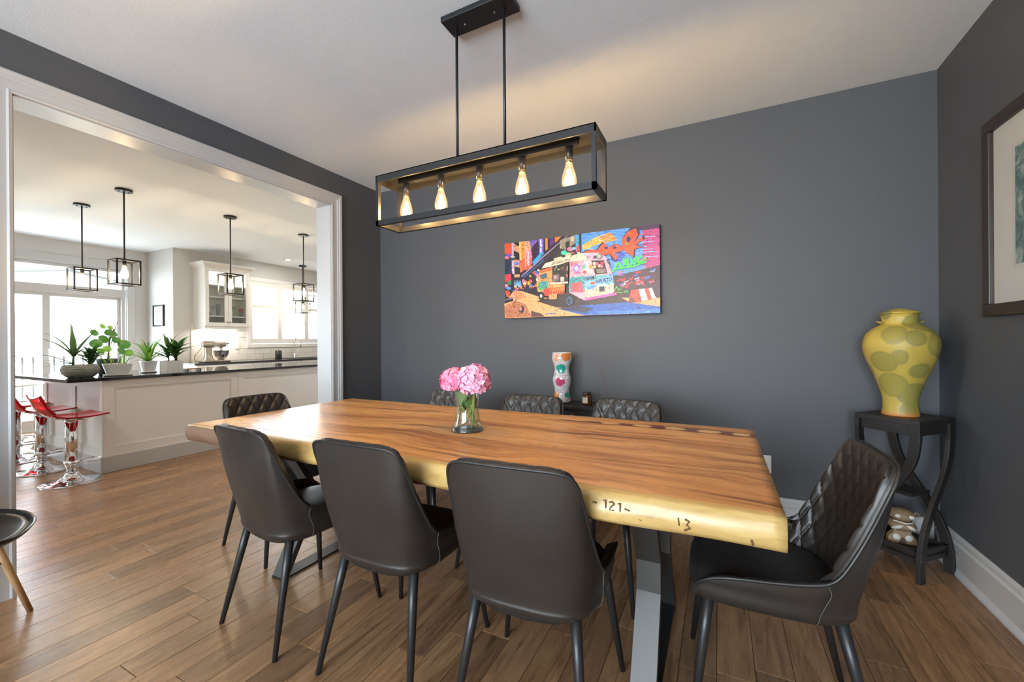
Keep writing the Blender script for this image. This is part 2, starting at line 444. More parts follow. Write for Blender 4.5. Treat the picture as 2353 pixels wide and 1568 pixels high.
# plantation shutters
def shutter(y0, y1, lab):
    t = thing('plantation_shutter', lab, 'shutter', (XK-.02, y0, WZ0+.01), 0, 'shutters at the kitchen window')
    w = y1-y0; hh = WZ1-WZ0-.02; zm = .70
    for a in (0, w-.045): MB().box(-.014, .014, a, a+.045, 0, hh).build('stile', MT['cab'], t)
    for (a, c, nm) in ((0, .09, 'bottom_rail'), (zm-.03, zm+.03, 'middle_rail'), (hh-.075, hh, 'top_rail')): MB().box(-.013, .013, .045, w-.045, a, c).build(nm, MT['cab'], t)
    def slat(z, ang):
        p = [(-.03, -.004), (.0, -.0055), (.03, -.004), (.03, .004), (0, .0055), (-.03, .004)]
        ca, sa = math.cos(ang), math.sin(ang)
        MB().prism([(q[0]*ca - q[1]*sa, z + q[0]*sa + q[1]*ca) for q in p], 'y', .047, w-.047).build('slat', MT['cab'], t)
    z = .125
    while z < zm-.05: slat(z, rad(-4)); z += .0605
    z = zm + .065
    while z < hh-.09: slat(z, rad(-38)); z += .0605
    MB().box(.03, .036, w*.72, w*.72+.008, .11, zm-.05).build('tilt_rod', MT['dark_steel'], t)
    MB().box(.03, .036, w*.72, w*.72+.008, zm+.05, hh-.09).build('tilt_rod', MT['cab'], t)
shutter(4.665, 5.24, 'white louvred shutter panel next to the wall cabinet')
shutter(5.245, 5.83, 'white louvred shutter panel behind the kitchen tap')
shutter(5.835, 6.455, 'white louvred shutter panel cut off by the door casing')

# unseen window added behind the viewer as fill for the dining room
fw = struct('window_added_rear', bpy.data.objects.new('window_added_rear', None), None, 'white framed window added behind the viewer for fill light', 'window'); COL.objects.link(fw)
for (a, c, d, e) in ((-2.90, .80, .42, .48), (-2.90, .80, 2.36, 2.42), (-2.90, -2.84, .48, 2.36), (.74, .80, .48, 2.36), (-1.70, -1.64, .48, 2.36), (-.46, -.40, .48, 2.36)):
    MB().box(a, c, YS-.09, YS-.03, d, e).build('window_frame', MT['trim'], fw)
MB().box(-2.84, .74, YS-.062, YS-.058, .48, 2.36).build('pane', MT['glass'], fw)

w3 = struct('window_added_side', bpy.data.objects.new('window_added_side', None), None, 'unseen white framed window added left of the patio doors for fill light', 'window'); COL.objects.link(w3)  # invented window out of view, lets more daylight into the kitchen
for (a, c, d, e) in ((-1.95, -.75, .45, .51), (-1.95, -.75, 2.34, 2.40), (-1.95, -1.89, .51, 2.34), (-.81, -.75, .51, 2.34), (-1.38, -1.32, .51, 2.34)):
    MB().box(XP-.11, XP-.05, a, c, d, e).build('window_frame', MT['trim'], w3)
MB().box(XP-.082, XP-.078, -1.89, -.81, .51, 2.34).build('pane', MT['glass'], w3)
# recessed kitchen downlights
def downlight(x, y, lab, power=7):
    t = thing('downlight', lab, 'light', (x, y, H), 0, 'recessed kitchen downlights')
    MB().lathe([(.045, -.004), (.062, -.006), (.066, 0)], 24).build('trim_ring', MT['trim'], t)
    MB().lathe([(.0, -.0042), (.044, -.0045)], 24).build('diffuser', DIFF, t)
    l = bpy.data.lights.new('downlight_lamp', 'AREA'); l.shape = 'DISK'; l.size = .085; l.energy = power; l.color = (1, .94, .87)
    lo = bpy.data.objects.new('downlight_lamp', l); COL.objects.link(lo); lo.parent = t; lo.location = (0, 0, -.012)
DIFF = glow('downlight_diffuser', (1, .9, .75), 12)
downlight(-7.05, 4.95, 'recessed ceiling downlight near the shuttered window', 3)
for (x, y, w) in ((-4.3, .1, 'over the near end of the kitchen'), (-4.4, 4.5, 'over the aisle behind the jamb'), (-5.6, 5.9, 'over the far end of the island'), (-6.4, -.5, 'over the family room')):  # extra downlights added out of view to brighten the kitchen
    downlight(x, y, 'added unseen fill downlight ' + w)
# outside: deck, railing, neighbouring house and shed, all washed out by daylight
struct('ground', MB().box(-70, -8.72, -40, 60, -1.6, -1.5), plain('pale_lawn', (.42, .44, .36), .9), 'pale lawn beyond the deck', 'ground')
MT['deck'] = plain('weathered_deck', (.45, .42, .38), .8)
struct('deck', MB().box(-11.6, -8.72, -2, 8, -.12, -.02), MT['deck'], 'weathered deck outside the patio doors', 'deck')
rl = thing('deck_railing', 'beige deck railing with thin dark balusters outside the patio doors', 'railing', (-11.4, 0, -.02))
MT['rail'] = plain('beige_rail', (.20, .13, .085), .7); MT['balu'] = plain('bronze_baluster', (.035, .03, .03), .6)
MB().box(-.07, .07, -2, 7, 1.00, 1.05).build('top_rail', MT['rail'], rl)
MB().box(-.03, .03, -2, 7, .08, .12).build('bottom_rail', MT['rail'], rl)
for k in range(5): MB().box(-.05, .05, -1.6+k*1.9, -1.5+k*1.9, 0, 1.0).build('post', MT['rail'], rl)
bal = MB().box(-.011, .011, -.011, .011, .12, 1.0).mesh('baluster'); bal.materials.append(MT['balu'])
yy = .6
while yy < 5.6: obj('baluster', bal, None, rl, (0, yy, 0)); yy += .135
MT['siding'] = plain('pale_siding', (.30, .30, .30), .8); MT['shingle'] = plain('grey_shingle', (.055, .06, .065), .8)
MT['owin'] = plain('house_window', (.05, .055, .06), .2)
hs = thing('neighbour_house', 'pale neighbouring house with a low gable roof seen through the patio doors', 'house', (-22, 6.5, -1.5))
MB().prism([(-4.2, 0), (4.2, 0), (4.2, 4.9), (0, 5.55), (-4.2, 4.9)], 'x', -4, 0).build('siding', MT['siding'], hs)
MB().prism([(-4.7, 4.72), (0, 5.48), (4.7, 4.72), (4.7, 4.88), (0, 5.66), (-4.7, 4.88)], 'x', -4, .4).build('roof', MT['shingle'], hs)
for (a, c, z0, z1) in ((.75, 1.75, 2.5, 3.75), (-1.7, -.7, 2.5, 3.75)): 
    f_ = MB().box(.0, .05, a, c, z0, z1).build('window', plain('house_trim', (.34, .34, .34), .6), hs); MB().box(.05, .06, a+.08, c-.08, z0+.08, z1-.08).build('pane', MT['owin'], f_)
sd = thing('garden_shed', 'small garden shed with a grey hipped roof seen through the left patio pane', 'shed', (-15.8, 3.75, -1.5))
MB().box(-1.2, 0, -.9, .32, 0, 3.30).build('siding', MT['siding'], sd)
MB().add([(-1.5,-1.15,3.28),(.25,-1.15,3.28),(.25,.47,3.28),(-1.5,.47,3.28),(-.6,-.5,3.50),(-.6,.15,3.50)], [(0,3,2,1),(0,1,4),(1,2,5,4),(2,3,5),(3,0,4,5)]).build('roof', MT['shingle'], sd)
for k in range(9): MB().box(.0, .02, -.88, .30, 1.2+k*.22, 1.215+k*.22).build('clapboard', MT['shingle'], sd)

# ================================================================== DINING ROOM
# ---- live edge slab table
TZ, TX0, TX1, TY0, TY1 = .80, -2.485, .141, 1.163, 2.266
def table_wood():
    m = M('live_edge_hardwood')
    v = m.coord('Object'); s3 = m.sep(v)
    vg = m.coord('Object', (.42, 8, 8)); wob = m.noise(m.coord('Object', (.8, 1.6, 1)), 1.5, 3, .5, .3)
    cm = m.node('ShaderNodeCombineXYZ'); m.link(m.math('MULTIPLY', wob, 2.6), cm.inputs[1])
    va = m.node('ShaderNodeVectorMath', operation='ADD'); m.link(vg, va.inputs[0]); m.link(cm.outputs[0], va.inputs[1])
    n1 = m.noise(va.outputs[0], 1.3, 5, .6, .2); n2 = m.noise(va.outputs[0], 7.0, 5, .7, .15); n4 = m.noise(va.outputs[0], 3.1, 3, .5, .1)
    c = m.ramp(n1, [(.27, (.25, .102, .034, 1)), (.40, (.48, .215, .070, 1)), (.52, (.66, .335, .115, 1)), (.70, (.75, .43, .17, 1))])
    c = m.mix(.6, c, m.ramp(n2, [(.30, (.40, .34, .30, 1)), (.46, (1, 1, 1, 1)), (.7, (1.12, 1.1, 1.05, 1))]), 'MULTIPLY')
    c = m.mix(.75, c, m.ramp(n4, [(.33, (.30, .23, .18, 1)), (.42, (1, 1, 1, 1))]), 'MULTIPLY')
    # pale sapwood towards both live edges
    ny = m.noise(m.coord('Object', (1.3, 1, 1)), 1.4, 3, .5)
    off = m.math('MULTIPLY', m.math('SUBTRACT', ny, .5), .075)
    yy = m.math('ADD', s3[1], off)
    near = m.math('SUBTRACT', 1.0, m.math('MULTIPLY', m.math('SUBTRACT', yy, .030), 90), True)
    far = m.math('MULTIPLY', m.math('SUBTRACT', yy, TY1-TY0-.035), 90, True)
    sap = m.math('MAXIMUM', near, far, True)
    n3 = m.noise(m.coord('Object', (3.5, 10, 14)), 2.0, 6, .65, .6)
    sc_ = m.ramp(n3, [(.26, (.20, .12, .035, 1)), (.42, (.47, .30, .10, 1)), (.58, (.54, .365, .135, 1)), (.8, (.58, .42, .18, 1))])
    c = m.mix(sap, c, sc_)
    # sawn ends are browner
    geo = m.node('ShaderNodeNewGeometry'); nn = m.sep(geo.outputs['Normal'])
    endf = m.math('GREATER_THAN', m.math('ABSOLUTE', nn[0]), .9)
    eg = m.ramp(m.noise(m.coord('Object', (1, 26, 7)), 2, 4), [(.3, (.12, .060, .032, 1)), (.7, (.19, .10, .055, 1))])
    sawn = m.math('MULTIPLY', m.math('LESS_THAN', s3[0], .33), m.math('LESS_THAN', nn[1], -.6))
    endf = m.math('MAXIMUM', endf, sawn)
    c = m.mix(endf, c, eg)
    m.color(c); m.set(Roughness=.30)
    m.link(m.ramp(n2, [(.3, (.38, .38, .38, 1)), (.7, (.24, .24, .24, 1))]), m.b.inputs['Roughness'])
    m.link(m.mix(m.math('MULTIPLY', endf, .9), m.ramp(n2, [(.3, (.38, .38, .38, 1)), (.7, (.24, .24, .24, 1))]), (.75, .75, .75, 1)), m.b.inputs['Roughness'])
    m.bump(n2, .08, .003); return m.m
MT['table'] = table_wood()
table = thing('dining_table', 'long live edge hardwood slab dining table on black steel legs', 'table', (TX0, TY0, 0))
rt_ = random.Random(5)
def edge_wave(ph): return lambda x: .006*math.sin(x*2.1+ph) + .004*math.sin(x*5.3+ph*2) + .002*math.sin(x*13+ph)
ew_n, ew_f = edge_wave(.4), edge_wave(2.2)
rows = []; NXs = 90; TL = TX1-TX0; TW = TY1-TY0; TH = .088
for i in range(NXs+1):
    x = TL*i/NXs; a = ew_n(x); f_ = TW + ew_f(x)
    k1 = .004*math.sin(x*7+1) + .003*math.sin(x*17)
    k2 = .005*math.sin(x*4.1+2) + .003*math.sin(x*11)
    prof = [(a+.045, TZ), (a+.010, TZ-.0005), (a+.002, TZ-.004), (a-.004+k1*.4, TZ-.018), (a-.010+k1, TZ-.042), (a-.008+k1+k2, TZ-.066), (a+.004+k2, TZ-.082), (a+.022, TZ-TH),
            (f_-.022, TZ-TH), (f_-.004-k2, TZ-.080), (f_+.010, TZ-.05), (f_+.006, TZ-.02), (f_-.001, TZ-.004), (f_-.009, TZ-.0005), (f_-.045, TZ)]
    rows.append([(x, p[0], p[1]) for p in prof])
tb = MB().grid(rows, closed=True)
n_ = len(rows[0]); tb.f.append(tuple(range(n_))); tb.sm.append(False); b0 = NXs*n_; tb.f.append(tuple(b0+k for k in range(n_-1, -1, -1))); tb.sm.append(False)
top = tb.build('slab_top', MT['table'], table)
# dark resin channel with pale wooden islands near the far edge
MT['resin'] = plain('brown_resin', (.16, .050, .024), .3); MT['inlay'] = plain('pale_inlay', (.70, .47, .23), .32)
def flat(name, pts, z, m, par):
    n = len(pts); return MB().add([(p[0]-TX0, p[1]-TY0, z) for p in pts], [tuple(range(n))]).build(name, m, par)
up_ = []; dn_ = []
for k in range(40):
    t = k/39; x = -.78 + t*(TX1-.001+.78); w = .010 + .028*min(1, t*1.6)
    yc = 2.098 + .018*math.sin(t*3.0) + .004*math.sin(t*40)
    w *= (.82 + .25*math.sin(t*37)); up_.append((x, yc+w*1.15)); dn_.append((x, yc-w))
flat('resin_channel', up_ + dn_[::-1], TZ+.0006, MT['resin'], top)
for (x, L, w) in ((-.50, .10, .017), (-.345, .095, .020), (-.19, .10, .023), (-.045, .11, .026), (.085, .075, .027)):
    t = (x+.78)/(TX1+.78); yc = 2.098 + .018*math.sin(t*3.0)
    flat('wood_island', [(x-L*.5, yc), (x-L*.36, yc-w), (x+L*.30, yc-w*.9), (x+L*.5, yc+w*.1), (x+L*.34, yc+w*.95), (x-L*.32, yc+w)], TZ+.0011, MT['inlay'], top)
# dark knots and worm marks on the near edge
MT['knot'] = plain('dark_knot', (.13, .062, .022), .7)
def mark(path, r):
    MB().tube([(p[0]-TX0, p[1]-TY0, p[2]) for p in path], r, 6).build('bark_mark', MT['knot'], top)
def ey(x, z):
    xx = x-TX0; return TY0 + ew_n(xx) - .0085 + .004*math.sin(xx*7+1) + .003*math.sin(xx*17)
def mk(pts, r=.0022): mark([(x, ey(x, z)-.0004, z) for (x, z) in pts], r)
mk([(-.322, .772), (-.310, .770)]); mk([(-.292, .780), (-.286, .782), (-.285, .760)])
mk([(-.276, .777), (-.268, .780), (-.262, .774), (-.272, .764), (-.275, .757), (-.262, .757)]); mk([(-.252, .776), (-.246, .779), (-.246, .754)])
mk([(-.234, .766), (-.220, .762)]); mk([(-.196, .744), (-.189, .741)], .003)
mk([(-.098, .765), (-.096, .745)]); mk([(-.082, .764), (-.072, .760), (-.078, .750), (-.070, .743), (-.084, .735)], .003); mk([(.066, .740), (.070, .727)], .003)
# steel legs: two waisted frames
MT['leg_steel'] = plain('dark_leg_steel', (.075, .072, .069), .48, .6)
def leg_frame(x0, x1):
    fr = bpy.data.objects.new('leg_frame', None); COL.objects.link(fr); fr.parent = table
    yc = (TY0+TY1)/2; zt = TZ-TH-.004
    for sgn in (-1, 1):
        P = [(yc+sgn*.345, .010), (yc+sgn*.175, .325), (yc+sgn*.175, .435), (yc+sgn*.335, zt)]
        t = .034
        poly = [(p[0], p[1]) for p in P] + [(p[0]-sgn*t*1.1, p[1]) for p in P[::-1]]
        MB().prism([(p[0]-TY0, p[1]) for p in poly], 'x', x0-TX0, x1-TX0).build('leg', MT['leg_steel'], fr, bev=.0015)
    MB().box(x0-TX0, x1-TX0, yc-.348-TY0, yc+.348-TY0, 0, .010).build('foot_bar', MT['black_metal'], fr)
    MB().box(x0-TX0, x1-TX0, yc-.40-TY0, yc+.40-TY0, zt-.002, TZ-TH+.001).build('top_plate', MT['black_metal'], fr)
leg_frame(-.275, -.190); leg_frame(-2.095, -2.010)

# ---- quilted dining chairs
RIM = [(0,-.290,.878),(.08,-.289,.878),(.145,-.284,.876),(.182,-.275,.864),(.199,-.261,.835),(.207,-.240,.788),(.215,-.207,.712),(.223,-.172,.640),(.230,-.137,.580),(.234,-.105,.552),(.236,-.05,.538),(.236,.02,.528),(.234,.10,.519),(.228,.17,.505),(.216,.215,.478),(.200,.234,.446)]
OUT = [(0,-.212),(.075,-.210),(.125,-.203),(.158,-.192),(.180,-.176),(.196,-.156),(.207,-.134),(.214,-.112),(.220,-.090),(.224,-.068),(.227,-.030),(.228,.03),(.227,.10),(.222,.17),(.213,.214),(.198,.236)]
def chair_meshes():
    rim = cat_rom(RIM, 6); out = cat_rom([(p[0], p[1], 0) for p in OUT], 6); n = len(rim)
    # --- outer shell
    cols = []
    for i in range(n):
        r, o = rim[i], out[i]; zo = min(.475, r.z-.012); k = (r.z-.45)/.43
        mid = (o + r)/2; mid.z = (zo + r.z)/2
        nrm = Vector((o.x, o.y*.6, 0)); nrm = nrm.normalized() if nrm.length > 1e-4 else Vector((0, -1, 0))
        bul = .010*max(0, k)
        pts = [Vector((o.x*.30, o.y*.35, .408)), Vector((o.x*.72, o.y*.74, .410)), Vector((o.x*.91, o.y*.925, .417)), Vector((o.x*.985, o.y*.985, .440 if zo > .455 else zo-.012)),
               Vector((o.x, o.y, zo)), mid + nrm*bul, Vector(r)]
        cols.append([tuple(p) for p in cat_rom(pts, 4)])
    full = [[(-p[0], p[1], p[2]) for p in c] for c in cols[:0:-1]] + cols
    b = MB().grid(full)
    m_ = len(full); b.f.append(tuple(i*len(full[0]) for i in range(m_))); b.sm.append(False)
    shell = b.mesh('shell')
    # --- quilted lining
    per = 7
    rimq = cat_rom(RIM, per); outq = cat_rom([(p[0], p[1], 0) for p in OUT], per)
    # resample evenly along the plan
    def even(P, Q, N):
        s = [0]
        for i in range(1, len(P)): s.append(s[-1] + (P[i]-P[i-1]).length)
        oP, oQ, oS = [], [], []
        j = 0
        for k in range(N+1):
            t = s[-1]*k/N
            while j < len(s)-2 and s[j+1] < t: j += 1
            f = (t-s[j])/max(1e-9, s[j+1]-s[j]); oP.append(P[j].lerp(P[j+1], f)); oQ.append(Q[j].lerp(Q[j+1], f))
        return oP, oQ
    P, Q = even(rimq, outq, 190)
    grid_ = []; u = 0; prevm = None
    for i in range(len(P)):
        r, o = P[i], Q[i]
        inw = Vector((-r.x*.9, .16-r.y, 0)).normalized() if r.z > .56 else Vector((-r.x, .10*(-r.y if r.y < 0 else -r.y), 0)).normalized()
        i0 = Vector(r); i1 = r + inw*.014 + Vector((0, 0, .001)); i2 = r + inw*.028 + Vector((0, 0, -.012))
        j = Vector((o.x*.86, o.y*.80, .455))
        mid = i2.lerp(j, .5) - inw*.006
        um = i2.lerp(j, .35)
        if prevm is not None: u += math.hypot(um.x-prevm.x, um.y-prevm.y)
        prevm = um
        c = cat_rom([i0, i1, i2, mid, j], 20)
        grid_.append((c, u))
    m2 = len(grid_[0][0]); full = []
    for (c, u) in [(g[0], -g[1]) for g in grid_[:0:-1]] + grid_:
        sgn = -1 if u < 0 else 1
        row = []
        for k, p in enumerate(c):
            pv = Vector((sgn*p.x, p.y, p.z)) if u < 0 else Vector(p)
            a = u/.068 + pv.z/.112; bb = u/.068 - pv.z/.112
            da = abs(a-round(a)); db = abs(bb-round(bb)); d = min(da, db)
            puff = 1-math.exp(-(d/.11)) ; fade = min(1, max(0, (k-22)/16))
            inw = Vector((-pv.x*.9, .16-pv.y, .02)).normalized()
            row.append(tuple(pv + inw*(.0095*puff*fade)))
        full.append(row)
    lining = MB().grid(full).mesh('backrest')
    # --- piping along the rim
    rr = [(-p.x, p.y, p.z) for p in rim[:0:-1]] + [tuple(p) for p in rim]
    pip = MB().tube([(p[0], p[1], p[2]+.001) for p in rr], .0052, 8).mesh('piping')
    # --- seat cushion
    rows = []
    N = 56
    for (q, z) in [(0, .503), (.25, .503), (.5, .501), (.7, .497), (.82, .491), (.90, .483), (.955, .470), (.985, .453), (1.0, .435), (.99, .420), (.96, .412)]:
        row = []
        for k in range(N):
            a = 2*PI*k/N; e = 4.2 if math.sin(a) > 0 else 3.0
            s_ = (abs(math.cos(a))**e + abs(math.sin(a))**e)**(-1/e)
            x = .203*q*s_*math.cos(a); y = .026 + .222*q*s_*math.sin(a)
            row.append((x, y, z - .012*max(0, -(y))/.2))
        rows.append(row)
    b = MB().grid(rows, closed=True); b.f.append(tuple(range(N))); b.sm.append(True)
    b.f.append(tuple((len(rows)-1)*N + k for k in range(N))); b.sm.append(False)
    seat = b.mesh('seat')
    # --- side seam
    def seam(sg):
        pts = [(.2355*sg, -.104, .549), (.2345*sg, -.113, .525), (.2315*sg, -.100, .49), (.2275*sg, -.088, .455), (.2215*sg, -.086, .435), (.208*sg, -.082, .418)]
        return MB().tube(cat_rom(pts, 4), .0010, 5).mesh('seam')
    def leg(x0, y0, x1, y1):
        return MB().tube([(x0, y0, .425), (x0*.7+x1*.3, y0*.7+y1*.3, .425*.7), (x1, y1, 0)], [.0175, .0155, .0095], 14).mesh('leg')
    legs = [leg(.178, .190, .235, .243), leg(-.178, .190, -.235, .243), leg(.160, -.150, .211, -.243), leg(-.160, -.150, -.211, -.243)]
    pan = MB().lathe([(.0, .414), (.165, .414), (.165, .404), (.0, .404)], 24, sq=4).mesh('under_frame')
    return shell, lining, pip, seat, [seam(1), seam(-1)], legs, pan
CH = chair_meshes()
MT['chair_leg'] = plain('black_chair_leg', (.022, .022, .023), .38, .2)
def chair(label, loc, rz):
    t = thing('dining_chair', label, 'chair', loc, rz, 'quilted black dining chairs')
    obj('shell', CH[0], MT['leather'], t); obj('backrest', CH[1], MT['leather'], t); obj('piping', CH[2], MT['leather_seat'], t)
    obj('seat', CH[3], MT['leather_seat'], t); obj('under_frame', CH[6], MT['black_metal'], t)
    for s_ in CH[4]: obj('seam', s_, MT['stitch'], t)
    for l in CH[5]: obj('leg', l, MT['chair_leg'], t)
    return t
chair('black quilted chair in the near row, closest to the kitchen opening', (-1.722, 1.270, 0), rad(-5.2))
chair('black quilted chair in the middle of the near row, its back to the viewer', (-1.128, 1.290, 0), rad(1.3))
chair('black quilted chair in the near row, closest to the framed print', (-.548, 1.296, 0), rad(3.5))
chair('black quilted chair tucked under the far side, behind the pink flowers', (-1.640, 2.105, 0), rad(180-2))
chair('black quilted chair on the far side, left of the small black cabinet', (-1.045, 2.105, 0), rad(180))
chair('black quilted chair on the far side, right of the small black cabinet', (-.525, 2.150, 0), rad(168))
chair('black quilted chair at the table end towards the kitchen island', (-2.440, 1.655, 0), rad(-90-3))
chair('black quilted armless chair at the table end beside the twisted stand', (.147, 1.627, 0), rad(90+2.4))

# ---- linear chandelier
CHX0, CHX1, CHY0, CHY1, CHZ0, CHZ1 = -1.538, -.417, 1.555, 1.725, 1.808, 2.058
CY_ = (CHY0+CHY1)/2
MT['chandelier'] = plain('black_fixture_metal', (.024, .024, .025), .38, .3)
def bulb_glass(name, c, st, mixf):
    m = M(name); m.n.remove(m.b); tr = m.node('ShaderNodeBsdfTransparent'); tr.inputs[0].default_value = (1, .96, .86, 1)
    em = m.node('ShaderNodeEmission'); em.inputs[0].default_value = (*c, 1); em.inputs[1].default_value = st
    gl = m.node('ShaderNodeBsdfGlossy'); gl.inputs['Roughness'].default_value = 0
    m1 = m.node('ShaderNodeMixShader'); m1.inputs[0].default_value = mixf; m.link(tr.outputs[0], m1.inputs[1]); m.link(em.outputs[0], m1.inputs[2])
    m2 = m.node('ShaderNodeMixShader'); m2.inputs[0].default_value = .06; m.link(m1.outputs[0], m2.inputs[1]); m.link(gl.outputs[0], m2.inputs[2]); m.link(m2.outputs[0], m.out.inputs[0]); return m.m
MT['bulb'] = bulb_glass('bulb_glass', (1, .66, .30), .9, .22)
MT['bulb2'] = bulb_glass('pendant_bulb_glass', (1, .80, .52), 3.0, .4)
MT['fil'] = glow('filament', (1, .62, .24), 320)
MT['fil2'] = glow('pendant_filament', (1, .66, .30), 260)
ch = thing('linear_chandelier', 'black open box chandelier with five bulbs hanging over the dining table', 'chandelier', (0, 0, 0))
t = .017; w = .034
MB().box(CHX0, CHX1, CHY0, CHY0+.006, CHZ1-w, CHZ1).box(CHX0, CHX1, CHY1-.006, CHY1, CHZ1-w, CHZ1).box(CHX0, CHX0+.006, CHY0, CHY1, CHZ1-w, CHZ1).box(CHX1-.006, CHX1, CHY0, CHY1, CHZ1-w, CHZ1).build('top_frame', MT['chandelier'], ch)
MB().box(CHX0, CHX1, CHY0, CHY1, CHZ1-.004, CHZ1).build('top_plate', MT['chandelier'], ch)
MB().box(CHX0, CHX1, CHY0, CHY0+t, CHZ0, CHZ0+w*.75).box(CHX0, CHX1, CHY1-t, CHY1, CHZ0, CHZ0+w*.75).box(CHX0, CHX0+t, CHY0, CHY1, CHZ0, CHZ0+w*.75).box(CHX1-t, CHX1, CHY0, CHY1, CHZ0, CHZ0+w*.75).build('bottom_frame', MT['chandelier'], ch)
for x in (CHX0, CHX1-t):
    for y in (CHY0, CHY1-t): MB().box(x, x+t, y, y+t, CHZ0+w*.75, CHZ1-w).build('corner_post', MT['chandelier'], ch)
MB().box(-1.455, -.512, CY_-.013, CY_+.013, CHZ1-.030, CHZ1-.004).build('socket_bar', MT['chandelier'], ch)
for x in (-1.103, -.850): MB().tube([(x, CY_, CHZ1), (x, CY_, 2.715)], .0065, 12).build('rod', MT['chandelier'], ch)
for x in (-1.103, -.850): MB().tube([(x, CY_, CHZ1+.001), (x, CY_, CHZ1+.02)], .011, 12).build('rod_collar', MT['chandelier'], ch)
MB().box(-1.155, -.798, CY_-.057, CY_+.057, 2.714, 2.7395).build('ceiling_canopy', MT['chandelier'], ch, bev=.003)
for x in (-1.055, -.898): MB().lathe([(.006, 0), (.006, .006), (.004, .010), (.0, .010)], 12, (x, CY_, 2.703)).build('canopy_nut', MT['dark_steel'], ch)
def bulb_profile(s=1.0):
    return [(.0, -.118*s), (.010*s, -.117*s), (.020*s, -.112*s), (.0275*s, -.102*s), (.0310*s, -.088*s), (.0305*s, -.072*s), (.0265*s, -.052*s), (.0205*s, -.033*s), (.0155*s, -.017*s), (.0130*s, -.004*s), (.0130*s, .004*s)]
def add_bulb(par, loc, s=1.0, power=9, fil='fil', col=(1, .74, .42)):
    b_ = MB().lathe(bulb_profile(s), 20).build('bulb', MT['bulb' if fil == 'fil' else 'bulb2'], par, loc)
    fl = MB()
    for k in range(6):
        a = 2*PI*k/6; r0, r1 = .007*s, .014*s
        fl.tube([(r0*math.cos(a), r0*math.sin(a), -.035*s), (r1*math.cos(a), r1*math.sin(a), -.092*s)], .0022*s, 5)
    fl.build('filament', MT[fil], b_)
    MB().lathe([(.0125*s, .008), (.0135*s, -.006), (.011*s, -.010), (.0, -.010)], 16).build('bulb_cap', MT['brass'], b_)
    l = bpy.data.lights.new('bulb_lamp', 'POINT'); l.energy = power; l.color = col; l.shadow_soft_size = .03
    lo = bpy.data.objects.new('bulb_lamp', l); COL.objects.link(lo); lo.parent = b_; lo.location = (0, 0, -.07*s)
    return b_
for x in (-1.415, -1.199, -.983, -.766, -.552):
    MB().tube([(x, CY_, CHZ1-.030), (x, CY_, CHZ1-.088)], .0155, 18).build('socket', MT['chandelier'], ch)
    add_bulb(ch, (x, CY_, CHZ1-.092), 1.0, .62)

